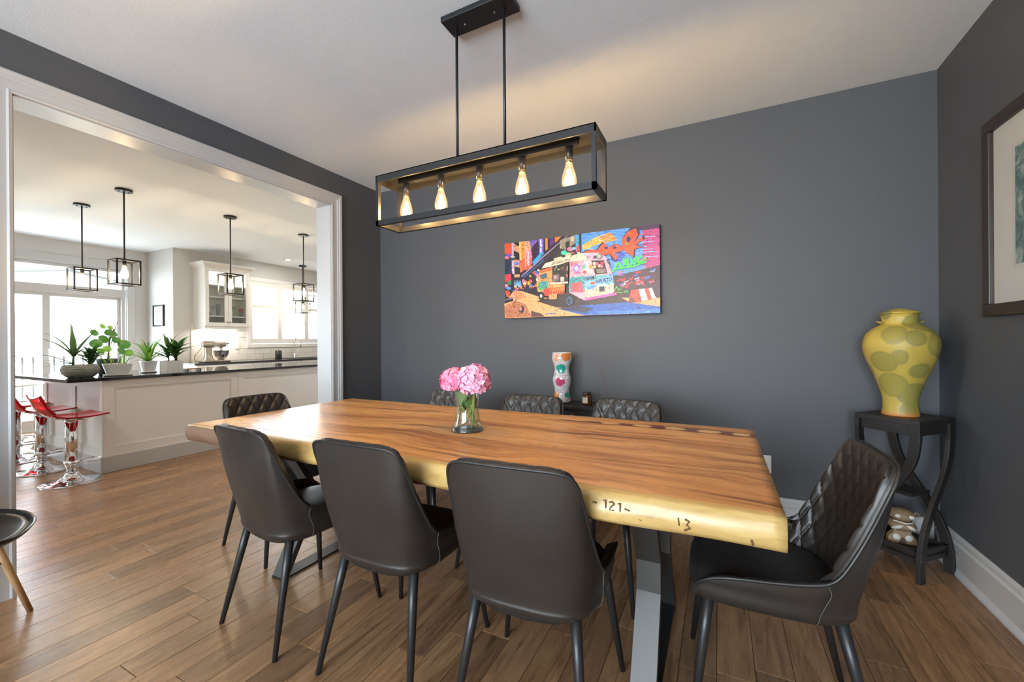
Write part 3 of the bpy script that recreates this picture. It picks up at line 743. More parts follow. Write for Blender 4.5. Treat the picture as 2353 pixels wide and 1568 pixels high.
# ---- canvas print of an alley with an ice cream van
AX0, AX1, AZ0, AZ1 = -1.632, -.376, 1.418, 2.055
cv = thing('canvas_print', 'bright graffiti alley canvas with an ice cream van on the slate wall', 'painting', (AX0, D-.004, AZ0))
MB().box(0, AX1-AX0, -.030, 0, 0, AZ1-AZ0).build('canvas_block', plain('canvas_edge', (.03, .03, .035), .6), cv)
def canvas_uv(x, y):
    s = (x-120)/(2220-120); yt = 352 + (95-352)*(x-107)/(2215-107); yb = 1365 + (1300-1365)*(x-133)/(2225-133)
    u = s*1013/(1205 - s*(1205-1013)); v = (yb-y)/(yb-yt)
    return min(1, max(0, u)), min(1, max(0, v))
class Print:
    def __init__(s): s.v = []; s.f = []; s.c = []; s.k = 0; s.rng = random.Random(8)
    def poly(s, rgb, pts):
        s.k += 1; b = len(s.v)
        for (x, y) in pts:
            u, v = canvas_uv(x, y); s.v.append((u*(AX1-AX0), -.0301 - s.k*.00004, v*(AZ1-AZ0)))
        s.f.append(tuple(range(b, b+len(pts)))); s.c.append(srgb(*rgb))
        ar = abs(sum(pts[i][0]*pts[(i+1) % len(pts)][1] - pts[(i+1) % len(pts)][0]*pts[i][1] for i in range(len(pts))))/2
        if ar > 2500 and len(pts) < 30 and s.k > 1:
            xs = [p[0] for p in pts]; ys = [p[1] for p in pts]; s.k += 1; r_ = s.rng
            for _ in range(min(160, int(ar/650))):
                x, y = r_.uniform(min(xs), max(xs)), r_.uniform(min(ys), max(ys)); ins = False
                for i in range(len(pts)):
                    (x0, y0), (x1, y1) = pts[i], pts[i-1]
                    if (y0 > y) != (y1 > y) and x < (x1-x0)*(y-y0)/(y1-y0)+x0: ins = not ins
                if not ins: continue
                g = r_.choice((.45, .6, .75, 1.2, 1.4)); cc = tuple(min(255, max(0, v*g + r_.uniform(-38, 38))) for v in rgb); L = r_.uniform(8, 26); w = r_.uniform(2.5, 7); an = r_.choice((.05, -.15, 1.45, .6, -.5))
                dx, dy = math.cos(an)*L, math.sin(an)*L; nx_, ny_ = -math.sin(an)*w, math.cos(an)*w; b2 = len(s.v)
                for (qx, qy) in ((x-dx, y-dy), (x+nx_, y+ny_), (x+dx, y+dy), (x-nx_, y-ny_)):
                    u, v = canvas_uv(qx, qy); s.v.append((u*(AX1-AX0), -.0301 - s.k*.00004, v*(AZ1-AZ0)))
                s.f.append((b2, b2+1, b2+2, b2+3)); s.c.append(srgb(*cc))
    def ell(s, rgb, x, y, rx, ry=None, n=14):
        ry = ry or rx; s.poly(rgb, [(x+rx*math.cos(2*PI*k/n), y+ry*math.sin(2*PI*k/n)) for k in range(n)])
    def stroke(s, rgb, pts, w):
        for (a, b) in zip(pts[:-1], pts[1:]):
            dx, dy = b[0]-a[0], b[1]-a[1]; L = math.hypot(dx, dy) or 1; nx_, ny_ = -dy/L*w/2, dx/L*w/2; ex, ey_ = dx/L*w*.2, dy/L*w*.2
            s.poly(rgb, [(a[0]+nx_-ex, a[1]+ny_-ey_), (b[0]+nx_+ex, b[1]+ny_+ey_), (b[0]-nx_+ex, b[1]-ny_+ey_), (a[0]-nx_-ex, a[1]-ny_-ey_)])
    def text(s, rgb, txt, x, y, x2, y2, h):
        cu = bpy.data.curves.new('t', 'FONT'); cu.body = txt; cu.resolution_u = 3; cu.offset = .025
        o = bpy.data.objects.new('t', cu); COL.objects.link(o)
        dg = bpy.context.evaluated_depsgraph_get(); dg.update()
        me = o.evaluated_get(dg).to_mesh(); vv = [tuple(v.co) for v in me.vertices]; ff = [tuple(p.vertices) for p in me.polygons]
        wmax = max(v[0] for v in vv); hmax = max(v[1] for v in vv)
        s.k += 1; b = len(s.v)
        for v in vv:
            t_ = v[0]/wmax; px_ = x + (x2-x)*t_; py_ = y + (y2-y)*t_ - h*v[1]/hmax
            u, w_ = canvas_uv(px_, py_); s.v.append((u*(AX1-AX0), -.0301 - s.k*.00004, w_*(AZ1-AZ0)))
        for f in ff: s.f.append(tuple(i+b for i in f)); s.c.append(srgb(*rgb))
        bpy.data.objects.remove(o); bpy.data.curves.remove(cu)
P = Print(); rq = random.Random(3)
P.poly((36, 28, 44), [(107,352),(2215,95),(2225,1300),(133,1365)])
P.poly((236,84,44), [(107,352),(240,338),(245,480),(115,490)]); P.poly((112,84,176), [(115,490),(245,480),(245,545),(118,560)]); P.ell((230,120,150), 160, 540, 40, 22)
P.poly((28,40,70), [(115,585),(240,578),(240,760),(118,772)]); P.poly((216,52,74), [(118,772),(228,760),(245,850),(125,885)])
P.ell((232,130,170), 150, 925, 32, 30); P.ell((50,150,80), 205, 880, 36, 34); P.ell((90,150,235), 190, 955, 46, 20); P.poly((240,84,44), [(128,995),(175,985),(220,1010),(205,1080),(150,1070)])
P.poly((190,178,208), [(250,336),(285,334),(292,765),(255,752)]); P.poly((226,152,116), [(286,332),(392,320),(392,800),(296,806)])
P.poly((28,22,36), [(286,332),(388,322),(388,378),(340,372)]); P.poly((28,22,36), [(288,440),(388,470),(390,568),(300,560)]); P.poly((34,28,46), [(300,655),(395,672),(400,762),(306,765)]); P.ell((110,130,200), 345, 615, 50, 26)
P.ell((60, 58, 60), 265, 545, 55, 32); P.ell((190,188,186), 270, 525, 42, 14)
P.poly((252,196,116), [(386,320),(505,308),(508,690),(404,730)]); P.poly((246,142,62), [(420,345),(482,330),(486,600),(430,640)]); P.poly((232,96,70), [(404,580),(480,520),(500,690),(410,740)])
P.poly((232,130,160), [(484,310),(700,285),(612,420),(608,650),(504,700)]); P.poly((246,170,140), [(486,310),(560,302),(590,400),(500,480)]); P.poly((118,92,196), [(560,300),(702,284),(592,400)]); P.poly((240,100,90), [(504,600),(608,520),(608,650),(504,710)])
for k in range(7): P.stroke((236,220,240), [(530+6*math.sin(k), 440+k*28), (560, 455+k*28), (532, 468+k*28)], 9)
P.poly((44,32,54), [(596,400),(714,282),(724,524),(618,600)]); P.poly((112,112,224), [(712,276),(796,267),(792,482),(730,524)]); P.poly((226,214,240), [(738,274),(764,271),(764,490),(744,505)])
P.poly((250,142,52), [(818,262),(862,257),(858,412),(826,432)]); P.poly((92,52,124), [(894,250),(962,243),(956,332),(896,378)]); P.poly((250,122,52), [(966,242),(1062,231),(1000,304),(972,320)])
P.poly((48,38,48), [(1142,228),(1182,300),(1152,475),(840,606),(622,706),(592,624)]); P.poly((24,20,30), [(850,560),(920,520),(920,580),(850,610)])
P.poly((52,160,226), [(612,590),(760,450),(800,470),(640,640)]); P.stroke((156,136,176), [(430,790),(790,515),(1145,225)], 18); P.stroke((60,120,200), [(470,800),(800,560)], 10)
P.poly((150,148,132), [(1042,290),(1250,218),(1252,330),(1130,420),(1040,400)]); P.poly((40,34,44), [(1120,320),(1180,290),(1180,380),(1130,420)]); P.poly((210,190,170), [(1195,240),(1245,225),(1245,290),(1190,310)])
for (c, x, y, r) in (((70,214,190),1100,460,46),((240,130,170),1185,410,42),((90,210,120),1160,480,40),((240,90,120),1220,470,30),((120,190,240),1240,400,30)): P.ell(c, x, y, r, r*.7, 9)
P.poly((62,172,232), [(1255,215),(1306,211),(1312,442),(1266,447)]); P.poly((30,30,52), [(1306,211),(1345,206),(1348,460),(1314,450)]); P.poly((236,62,62), [(1270,372),(1308,360),(1310,450),(1276,452)])
# street clutter on the left of the van
pal = [(232,60,60),(60,130,220),(70,190,110),(246,200,70),(236,120,180),(246,130,50),(40,40,70),(230,230,235)]
for k in range(60):
    x = 300 + rq.random()*430; y0 = 1000 - (x-300)*.18; y = y0 - rq.random()*(60 + (x-300)*.45); r = 10 + rq.random()*24
    P.poly(rq.choice(pal), [(x-r, y-r*.6*rq.random()), (x, y-r), (x+r, y-r*.2), (x+r*.5, y+r*.8), (x-r*.6, y+r*.5)])
for k in range(5): P.stroke((120,190,240), [(300+k*26, 880), (320+k*26, 940), (310+k*26, 850)], 10)
for k in range(6): P.poly((40,60,90), [(440+k*26, 930), (456+k*26, 932), (456+k*26, 1000), (440+k*26, 996)])
# brick wall on the right
P.poly((84,156,244), [(1342,200),(1890,134),(2215,95),(2222,700),(1740,1080),(1690,560),(1340,470)])
P.poly((250,192,64), [(1345,365),(1500,262),(1690,190),(1782,290),(1640,330),(1560,345),(1362,430)]); P.poly((248,150,50), [(1530,262),(1704,192),(1776,286),(1640,318)]); P.poly((60,90,210), [(1690,430),(1900,480),(1800,600),(1700,580)])
for k in range(26):
    y = 150 + k*24; x0 = 1350 + rq.random()*60
    for j in range(7):
        xx = x0 + j*92 + rq.random()*30; yy = y + 20 - (xx-1350)*.06
        if yy < 640 and xx < 2000: P.stroke(rq.choice([(210,236,252),(50,84,190),(150,210,250),(96,180,240)]), [(xx, yy), (xx+44+rq.random()*40, yy-6)], 5)
P.poly((192,72,140), [(2052,172),(2216,150),(2222,720),(2120,765),(2050,600)]); P.poly((70,40,80), [(1890,134),(2215,95),(2216,150),(2052,176)])
for k in range(16): P.stroke(rq.choice([(140,180,246),(230,70,90),(90,60,140),(150,190,240)]), [(1990+rq.random()*60, 200+k*34), (2060+rq.random()*140, 192+k*34)], 9)
P.poly((62,32,52), [(1732,790),(2000,720),(2221,650),(2225,1092),(1740,1080)])
big = [(1376,462),(1440,420),(1545,432),(1622,326),(1684,400),(1755,350),(1832,392),(1830,290),(1902,182),(1982,142),(2006,232),(1962,334),(2044,258),(2052,302),(1972,372),(2046,402),(1962,424),(1952,526),(1880,474),(1852,434),(1752,472),(1784,532),(1760,572),(1690,484),(1640,502),(1520,474)]
cxb = sum(p[0] for p in big)/len(big); cyb = sum(p[1] for p in big)/len(big)
P.poly((40,30,80), [(cxb+(p[0]-cxb)*1.09, cyb+(p[1]-cyb)*1.14) for p in big]); P.poly((246,86,46), big)
for (x, y, rx, ry) in ((1652,402,24,18),(1752,400,20,22),(1903,292,22,42)): P.ell((50,40,110), x, y, rx, ry)
P.ell((60,190,70), 1880, 350, 14)
for k in range(34):
    x = 1760+rq.random()*390; y = 940-(x-1760)*.10-rq.random()*200
    P.stroke(rq.choice([(224,54,74),(240,110,160),(90,110,230),(224,54,74),(150,190,240)]), [(x, y), (x+20+rq.random()*40, y-30+rq.random()*60), (x+40, y-20)], 12)
for pts in ([(1730,730),(1792,600),(1832,690),(1892,556),(1902,682),(1992,528),(2012,622),(2084,556)], [(1756,694),(1962,662),(2082,602)], [(1850,560),(1880,640)], [(1930,560),(1960,640),(2040,520)]): P.stroke((44,222,74), pts, 20)
for pts in ([(1738,1000),(1772,930),(1790,990),(1820,950)], [(1850,1020),(1880,990),(1895,1020)], [(1760,1010),(1830,1020)]): P.stroke((60,210,70), pts, 9)
# ground
P.poly((246,172,116), [(126,1175),(290,1000),(440,992),(700,1060),(1180,1130),(1745,1086),(2225,1092),(2226,1300),(133,1366)])
P.poly((186,120,84), [(128,1200),(330,1120),(520,1180),(600,1340),(133,1366)]); P.poly((206,140,100), [(290,1010),(420,1000),(520,1080),(330,1120)])
P.poly((58,42,42), [(690,1130),(1140,1010),(1780,1055),(1910,1150),(1420,1245),(1000,1215)]); P.poly((44,96,186), [(1000,1232),(1300,1190),(1900,1150),(2226,1216),(2226,1302),(1380,1322)]); P.poly((60,60,90), [(1000,1232),(1300,1190),(1500,1230),(1400,1290)])
P.poly((70,130,220), [(1500,1270),(2226,1240),(2226,1302),(1600,1315)]); P.poly((100,66,60), [(600,1260),(760,1300),(820,1340),(600,1345)]); P.stroke((50,90,190), [(830,1305),(990,1295)], 10)
P.ell((70,60,70), 438, 1245, 48, 46); P.ell((216,140,150), 420, 1235, 22, 26); P.poly((28,24,34), [(130,1120),(290,1075),(290,1130),(135,1165)]); P.stroke((150,130,190), [(130,1122),(280,1095),(290,985),(420,975)], 8)
# van
P.poly((242,156,96), [(742,742),(940,700),(936,852),(1000,872),(1120,900),(1112,1012),(780,1064),(700,962),(690,884)]); P.poly((70,104,112), [(742,775),(852,742),(862,812),(762,826)]); P.poly((64,164,116), [(716,872),(872,850),(862,952),(732,984)])
P.poly((228,72,48), [(800,962),(1112,926),(1112,1022),(822,1062)]); P.poly((70,140,170), [(760,880),(830,850),(850,930),(780,940)])
for k in range(6): P.stroke((246,150,60), [(910+k*34, 1000), (925+k*34, 930), (940+k*34, 1000)], 9)
P.poly((236,172,192), [(1188,582),(1440,556),(1640,560),(1692,642),(1732,802),(1742,1000),(1720,1042),(1382,1118),(1182,1012)])
P.poly((226,120,130), [(1195,600),(1300,590),(1280,640),(1200,660)]); P.poly((250,220,225), [(1380,580),(1470,575),(1490,740),(1390,760)])
P.poly((126,190,232), [(1192,802),(1726,762),(1742,900),(1402,966),(1196,962)]); P.poly((62,150,162), [(1190,812),(1382,786),(1386,1002),(1190,1004)]); P.poly((228,84,94), [(1202,884),(1342,862),(1372,1002),(1212,1004)])
P.poly((204,192,172), [(1392,962),(1742,892),(1722,1042),(1392,1116)]); P.poly((90,150,210), [(1420,930),(1540,910),(1500,960),(1420,975)])
for k in range(5): P.stroke((230,110,150), [(1300, 920+k*24), (1375, 912+k*24)], 7)
P.poly((242,228,198), [(776,682),(832,612),(1130,522),(1362,470),(1562,468),(1642,520),(1668,570),(1440,556),(1188,584),(1000,642)]); P.poly((226,178,216), [(1362,474),(1562,469),(1642,520),(1668,572),(1440,556)])
P.poly((226,204,176), [(1130,492),(1212,466),(1212,512),(1130,542)]); P.poly((60,50,50), [(1212,478),(1246,470),(1246,502),(1212,508)]); P.poly((226,204,176), [(962,542),(1080,516),(1092,546),(972,576)]); P.poly((206,200,180), [(1290,462),(1330,456),(1330,482),(1290,486)])
P.poly((242,112,62), [(720,716),(1002,640),(962,692),(742,738)]); P.poly((36,30,32), [(940,652),(1172,600),(1166,852),(936,862)])
for k in range(22): P.ell(rq.choice([(250,220,120),(90,200,110),(240,120,90),(240,240,230)]), 960+rq.random()*200, 668+rq.random()*44-k*.6, 6)
P.poly((110,104,110), [(950,772),(1040,756),(1040,862),(950,866)]); P.ell((210,150,160), 985, 800, 22, 26); P.poly((206,196,186), [(1058,800),(1106,792),(1110,862),(1056,862)]); P.poly((226,90,90), [(1140,760),(1158,758),(1158,800),(1140,802)])
P.poly((228,216,202), [(870,882),(1162,860),(1168,886),(880,898)])
P.text((96,76,60), 'LIFE IS BEAUTIFUL', 930, 634, 1200, 574, 34)
P.ell((34,32,38), 1190, 1112, 62, 82); P.ell((64,112,172), 1180, 1122, 40, 58); P.ell((40,40,50), 1176, 1124, 26, 40); P.ell((34,32,38), 772, 1060, 50, 64); P.ell((226,220,216), 766, 1060, 19, 24)
P.stroke((236,92,182), [(1400,1106),(1580,1070),(1764,1032)], 34)
P.poly((42,26,36), [(1474,580),(1626,574),(1666,752),(1520,768)])
for (c, x, y) in (((246,220,200),1510,615),((236,90,140),1545,620),((240,190,170),1575,650),((200,60,90),1605,612),((240,210,110),1515,660),((210,110,160),1600,655)): P.ell(c, x, y, 20, 22, 10)
for k in range(4): P.stroke((220,210,210), [(1535+k*4, 700+k*14), (1640+k*3, 692+k*14)], 4)
P.ell((112,118,112), 1576, 520, 38, 42); P.ell((176,182,176), 1570, 518, 24, 28); P.ell((70,70,72), 1520, 530, 22, 24)
P.ell((152,132,232), 1282, 682, 46, 62); P.ell((230,190,220), 1282, 682, 26, 38); P.stroke((226,90,160), [(1240,745),(1330,740)], 14); P.ell((90,190,180), 1380, 660, 24, 30); P.ell((232,70,80), 1392, 735, 24, 22); P.ell((240,150,70), 1462, 660, 20, 36)
P.text((34,34,70), 'CREAM', 1382, 850, 1505, 824, 44); P.text((40,150,150), '&', 1510, 826, 1540, 822, 30); P.text((90,190,120), 'LOVE', 1545, 822, 1630, 806, 32); P.text((40,50,140), 'GELATO', 1526, 888, 1722, 848, 44)
P.ell((232,60,60), 1490, 885, 30, 18)
P.poly((230,226,216), [(1548,912),(1656,902),(1656,922),(1548,932)]); P.poly((48,50,62), [(1568,936),(1632,930),(1632,996),(1570,1002)])
P.poly((206,152,96), [(884,1042),(1012,1022),(1002,1100),(886,1106)])
P.poly((232,76,52), [(1932,986),(2142,960),(2182,1100),(1986,1156),(1900,1150)]); P.poly((244,232,224), [(2010,976),(2068,969),(2102,1122),(2040,1140)]); P.poly((244,232,224), [(2110,964),(2142,960),(2182,1100),(2142,1112)]); P.poly((110,50,40), [(1930,1078),(1988,1156),(1898,1156)])
pm = bpy.data.meshes.new('print'); pm.from_pydata(P.v, [], P.f); pm.update()
ca_ = pm.color_attributes.new('Col', 'FLOAT_COLOR', 'CORNER')
for pl, c in zip(pm.polygons, P.c):
    for li in pl.loop_indices: ca_.data[li].color = c
def print_mat():
    m = M('printed_canvas'); a = m.node('ShaderNodeVertexColor'); a.layer_name = 'Col'
    n = m.noise(m.coord('Object', (40, 40, 60)), 1.0, 3, .6, .8)
    m.color(m.mix(.28, a.outputs[0], m.ramp(n, [(.35, (.55, .5, .6, 1)), (.6, (1.1, 1.1, 1.1, 1))]), 'MULTIPLY')); m.set(Roughness=.4); return m.m
obj('print', pm, print_mat(), cv)

# ---- framed print on the right wall
fp = thing('framed_print', 'teal etching in a wide white mat and dark brown frame on the right wall', 'picture', (XC-.002, 2.655, 1.322))
FW, FH, fb = .92, .87, .052
MT['frame_brown'] = plain('dark_brown_frame', (.035, .024, .020), .35)
for (a, c, d, e, nm) in ((-FW, 0, 0, fb, 'frame_rail'), (-FW, 0, FH-fb, FH, 'frame_rail'), (-fb, 0, fb, FH-fb, 'frame_stile'), (-FW, -FW+fb, fb, FH-fb, 'frame_stile')):
    MB().box(-.030, 0, a, c, d, e).build(nm, MT['frame_brown'], fp, bev=.003)
MB().box(-.012, -.006, -FW+fb, -fb, fb, FH-fb).build('mat_board', plain('white_mat', (.66, .67, .66), .7), fp)
MB().box(-.0135, -.012, -FW+.185, -.185, .185, FH-.165).build('paper', plain('etching_paper', (.60, .62, .60), .7), fp)
def etching():
    m = M('teal_etching'); v = m.coord('Object', (1, 1, 1)); n = m.noise(v, 9, 7, .72, 2.2)
    m.color(m.ramp(n, [(.30, (.02, .07, .085, 1)), (.46, (.09, .19, .20, 1)), (.58, (.34, .43, .41, 1)), (.75, (.62, .64, .60, 1))])); m.set(Roughness=.6); return m.m
MB().box(-.0142, -.0135, -FW+.205, -.205, .205, FH-.185).build('etching', etching(), fp)
MB().box(-.020, -.019, -FW+fb, -fb, fb, FH-fb).build('glazing', pane('picture_glass', refl=.03), fp)

# ---- twisted accent table in the corner
MT['espresso'] = leather('espresso_wood', (.020, .018, .017), .42)
st = thing('accent_table', 'black square accent table with twisted curved legs in the corner', 'side table', (.881, 2.938, 0), rad(45))
ST, s_ = .812, .146      # height, half side ; local corners: front(-,-)...
MB().box(-s_, s_, -s_, s_, ST-.026, ST).build('top', MT['espresso'], st, bev=.0015)
a_ = s_-.012
for (x0, x1, y0, y1) in ((-a_, a_, -a_, -a_+.016), (-a_, a_, a_-.016, a_), (-a_, -a_+.016, -a_, a_), (a_-.016, a_, -a_, a_)): MB().box(x0, x1, y0, y1, ST-.078, ST-.026).build('apron', MT['espresso'], st)
# each leg sweeps from one top corner to the next corner's foot, as a flat board
def twist_leg(k):
    zt = ST-.026
    ctrl = [(1.0, zt), (1.0, zt-.09), (.80, zt-.21), (.25, zt-.335), (-.25, zt-.43), (-.74, zt-.55), (-.97, zt-.67), (-1.0, 0)]
    c = cat_rom([(p[0]*(s_-.022), 0, p[1]) for p in ctrl], 5)
    w_ = .022; t_ = .020; rows = []
    for i, p in enumerate(c):
        y0 = -s_ + .001 + t_*0; rows.append([(p.x-w_, y0, p.z), (p.x+w_, y0, p.z), (p.x+w_, y0+t_, p.z), (p.x-w_, y0+t_, p.z)])
    b_ = MB().grid(rows, closed=True, smooth=False); n = len(rows); b_.f += [(0,1,2,3), ((n-1)*4+3, (n-1)*4+2, (n-1)*4+1, (n-1)*4)]; b_.sm += [False, False]
    ang = k*PI/2; ca, sa = math.cos(ang), math.sin(ang)
    b_.v = [(x*ca - y*sa, x*sa + y*ca, z) for (x, y, z) in b_.v]
    b_.build('leg', MT['espresso'], st, bev=.0012)
for k in range(4): twist_leg(k)
MB().box(-.075, .075, -.075, .075, .405, .423).build('middle_shelf', MT['espresso'], st)
MB().box(-.124, .124, -.124, .124, .112, .126).build('bottom_shelf', MT['espresso'], st)
for (x0, x1, y0, y1) in ((-.124, .124, -.124, -.108), (-.124, .124, .108, .124), (-.124, -.108, -.124, .124), (.108, .124, -.124, .124)): MB().box(x0, x1, y0, y1, .09, .150).build('shelf_rail', MT['espresso'], st)
for (x, y) in ((-.136, -.147), (.136, -.147)): MB().lathe([(.0, 0), (.0055, 0), (.0055, .002), (0, .002)], 10).build('screw_cap', MT['brass'], st, (x, y, .118))

# ---- big lidded yellow vase
def vase_mat():
    m = M('yellow_green_glaze'); v = m.coord('Object')
    vo = m.node('ShaderNodeTexVoronoi'); vo.inputs['Scale'].default_value = 8.4; vo.inputs['Randomness'].default_value = .75; m.link(v, vo.inputs['Vector'])
    n = m.noise(v, 7, 4, .6); n2 = m.noise(v, 30, 4, .6)
    d = m.math('ADD', vo.outputs['Distance'], m.math('MULTIPLY', m.math('SUBTRACT', n, .5), .12))
    disc = m.ramp(d, [(.53, (1, 1, 1, 1)), (.58, (0, 0, 0, 1))])
    ring = m.ramp(d, [(.46, (0, 0, 0, 1)), (.53, (1, 1, 1, 1)), (.58, (0, 0, 0, 1))])
    cellv = m.sep(vo.outputs['Color'])[0]
    green = m.mix(cellv, (.20, .19, .050, 1), (.33, .27, .06, 1))
    yel = m.ramp(n, [(.3, (.42, .31, .050, 1)), (.7, (.52, .38, .075, 1))])
    c = m.mix(m.math('MULTIPLY', disc, .85), yel, green)
    c = m.mix(m.math('MULTIPLY', ring, .35), c, (.17, .15, .05, 1))
    z = m.sep(v)[2]
    c = m.mix(m.math('SUBTRACT', 1.0, m.math('MULTIPLY', z, 28), True), c, (.62, .22, .05, 1))
    c = m.mix(m.math('MULTIPLY', m.math('SUBTRACT', n2, .55), 1.2, True), c, (.30, .24, .06, 1))
    m.color(c); m.set(Roughness=.45); m.bump(n2, .05, .002); return m.m
MT['vase'] = vase_mat()
yv = thing('lidded_vase', 'large yellow green ceramic vase with a lid on the corner stand', 'vase', (.868, 2.93, ST))
MB().lathe([(.0, 0), (.076, 0), (.079, .006), (.077, .016), (.073, .045), (.073, .085), (.080, .125), (.097, .18), (.120, .24), (.142, .30), (.154, .345), (.158, .38), (.154, .41), (.140, .44), (.115, .466), (.088, .484), (.078, .490), (.0745, .497), (.075, .52), (.078, .545), (.072, .545), (.066, .50)], 48).build('body', MT['vase'], yv)
MB().lathe([(.0, .5455), (.086, .5455), (.0875, .549), (.070, .556), (.045, .566), (.022, .573), (.0, .575)], 40).build('lid', MT['vase'], yv)
for sg in (-1, 1): MB().tube([(sg*.080, -.02, .496), (sg*.093, -.012, .503), (sg*.095, 0, .504), (sg*.093, .012, .503), (sg*.080, .02, .496)], .0045, 8).build('lug_handle', MT['vase'], yv)

# ---- carved wooden figures on the stand's lower shelf
MT['carved'] = leather('carved_wood', (.32, .22, .13), .5); MT['carved_white'] = plain('bone_paint', (.62, .60, .55), .6); MT['carved_dark'] = plain('burnt_wood', (.07, .04, .025), .6)
cf = thing('carved_mask', 'stacked carved wooden animal figure with pale eyes on the lower shelf', 'carving', (.868, 2.925, .127), rad(0))
MB().prism([(-.062, 0), (.062, 0), (.058, .035), (.035, .062), (.040, .075), (-.040, .075), (-.035, .062), (-.058, .035)], 'y', -.02, .02).build('base_face', MT['carved'], cf, bev=.004)
MB().lathe([(.0, -.028), (.040, -.024), (.058, -.008), (.058, .006), (.042, .022), (.0, .028)], 24, (0, 0, .100), sq=2.6).build('middle_head', MT['carved'], cf)
MB().lathe([(.0, -.030), (.036, -.026), (.054, -.006), (.052, .010), (.036, .030), (.0, .036)], 24, (0, 0, .150)).build('upper_head', MT['carved'], cf)
for sg in (-1, 1):
    MB().ball((sg*.026, -.022, .036), .017, 12, 8, (1, .35, 1)).build('pale_eye', MT['carved_white'], cf)
    MB().tube(cat_rom([(sg*.050, -.030, .085), (sg*.030, -.056, .100), (sg*.008, -.054, .112)], 4), [.004]*2+[.009]*5+[.004]*2, 8).build('pale_stripe', MT['carved_white'], cf)
    MB().ball((sg*.028, -.046, .156), .013, 12, 8, (1, .5, .8)).build('upper_eye', MT['carved_white'], cf)
    MB().ring((sg*.062, 0, .158), .010, .004, 16, 6, 'y').build('ear', MT['carved'], cf)
MB().prism([(-.018, .004), (.018, .004), (0, .040)], 'y', -.023, -.019).build('dark_nose', MT['carved_dark'], cf)
MB().tube([(-.045, -.036, .128), (0, -.058, .124), (.045, -.036, .128)], .004, 8).build('necklace', MT['carved_white'], cf)

# ---- small black cabinet behind the chairs
CZ = .752; CX0, CX1, CFY = -1.185, -.555, 2.846
cb = thing('accent_cabinet', 'small black cabinet with a brass ring pull between the far chairs', 'cabinet', (CX0, CFY, 0))
cw, cd = CX1-CX0, D-.002-CFY-.03
MB().box(.012, cw-.012, .012, cd, .06, CZ-.022).build('body', MT['espresso'], cb)
MB().box(0, cw, 0, cd, CZ-.022, CZ).build('cabinet_top', MT['espresso'], cb, bev=.002)
for k in range(2):
    dr = MB().box(.02+k*(cw-.04)/2+.002, .02+(k+1)*(cw-.04)/2-.002, .002, .012, .08, .50).build('door', MT['espresso'], cb)
    MB().ring((cw/2+(-.03 if k == 0 else .03), -.006, .33), .014, .0022, 24, 6, 'y').build('ring_pull', MT['brass'], dr)
dw = MB().box(.02, cw-.02, .002, .012, .508, CZ-.03).build('drawer', MT['espresso'], cb)
MB().ring((-.945-CX0, -.006, .672), .021, .0026, 28, 6, 'y').build('ring_pull', MT['brass'], dw)
for x in (.02, cw-.05):
    for y in (.015, cd-.04): MB().box(x, x+.03, y, y+.03, 0, .06).build('foot', MT['espresso'], cb)
# ---- wavy art glass vase
def art_glass():
    m = M('splashed_art_glass'); v = m.coord('Object'); n = m.noise(v, 14, 5, .65, 1.0); nb = m.noise(v, 6, 3)
    c = m.ramp(n, [(.32, (.50, .46, .50, 1)), (.47, (.72, .70, .73, 1)), (.56, (.38, .36, .40, 1)), (.62, (.74, .72, .74, 1))])
    def blot(c, pos, r, col):
        d = m.node('ShaderNodeVectorMath', operation='DISTANCE'); m.link(v, d.inputs[0]); d.inputs[1].default_value = pos
        dd = m.math('ADD', d.outputs['Value'], m.math('MULTIPLY', m.math('SUBTRACT', n, .5), .045))
        f = m.math('SUBTRACT', 1.0, m.math('MULTIPLY', m.math('SUBTRACT', dd, r), 160), True)
        return m.mix(f, c, col)
    c = blot(c, (.018, -.06, .262), .033, (.02, .30, .25, 1)); c = blot(c, (-.005, -.06, .268), .020, (.02, .33, .28, 1)); c = blot(c, (.004, -.062, .165), .030, (.52, .07, .16, 1)); c = blot(c, (.025, -.06, .168), .020, (.50, .07, .15, 1))
    c = blot(c, (.05, -.045, .36), .036, (.62, .20, .04, 1)); c = blot(c, (-.012, -.06, .345), .030, (.62, .34, .22, 1)); c = blot(c, (-.062, -.03, .355), .026, (.55, .10, .24, 1)); c = blot(c, (-.035, -.05, .055), .028, (.66, .25, .07, 1)); c = blot(c, (-.02, -.055, .030), .018, (.66, .25, .07, 1)); c = blot(c, (.055, -.03, .065), .020, (.02, .30, .25, 1)); c = blot(c, (-.06, -.02, .26), .024, (.45, .25, .14, 1))
    m.color(c); m.set(Roughness=.07, Coat_Weight=.6); return m.m
av = thing('art_glass_vase', 'tall wavy art glass vase splashed with teal, pink and orange', 'vase', (-1.073, 2.985, CZ))
def avr(z): return .058 + .008*math.sin(z*2*PI/.165 + 1.2) + .012*(z/.38)
prof = [(0, 0), (.050, 0)] + [(avr(z), z) for z in [i*.38/40 for i in range(1, 41)]] + [(avr(.38)-.008, .379), (avr(.36)-.009, .33)]
MB().lathe(prof, 40, fn=lambda a, z: 1 + .05*math.sin(2*a + z*16)).build('glass_body', art_glass(), av)
MB().ring((0, 0, .380), avr(.38)-.003, .003, 40, 6).build('white_rim', MT['white_ceramic'], av)
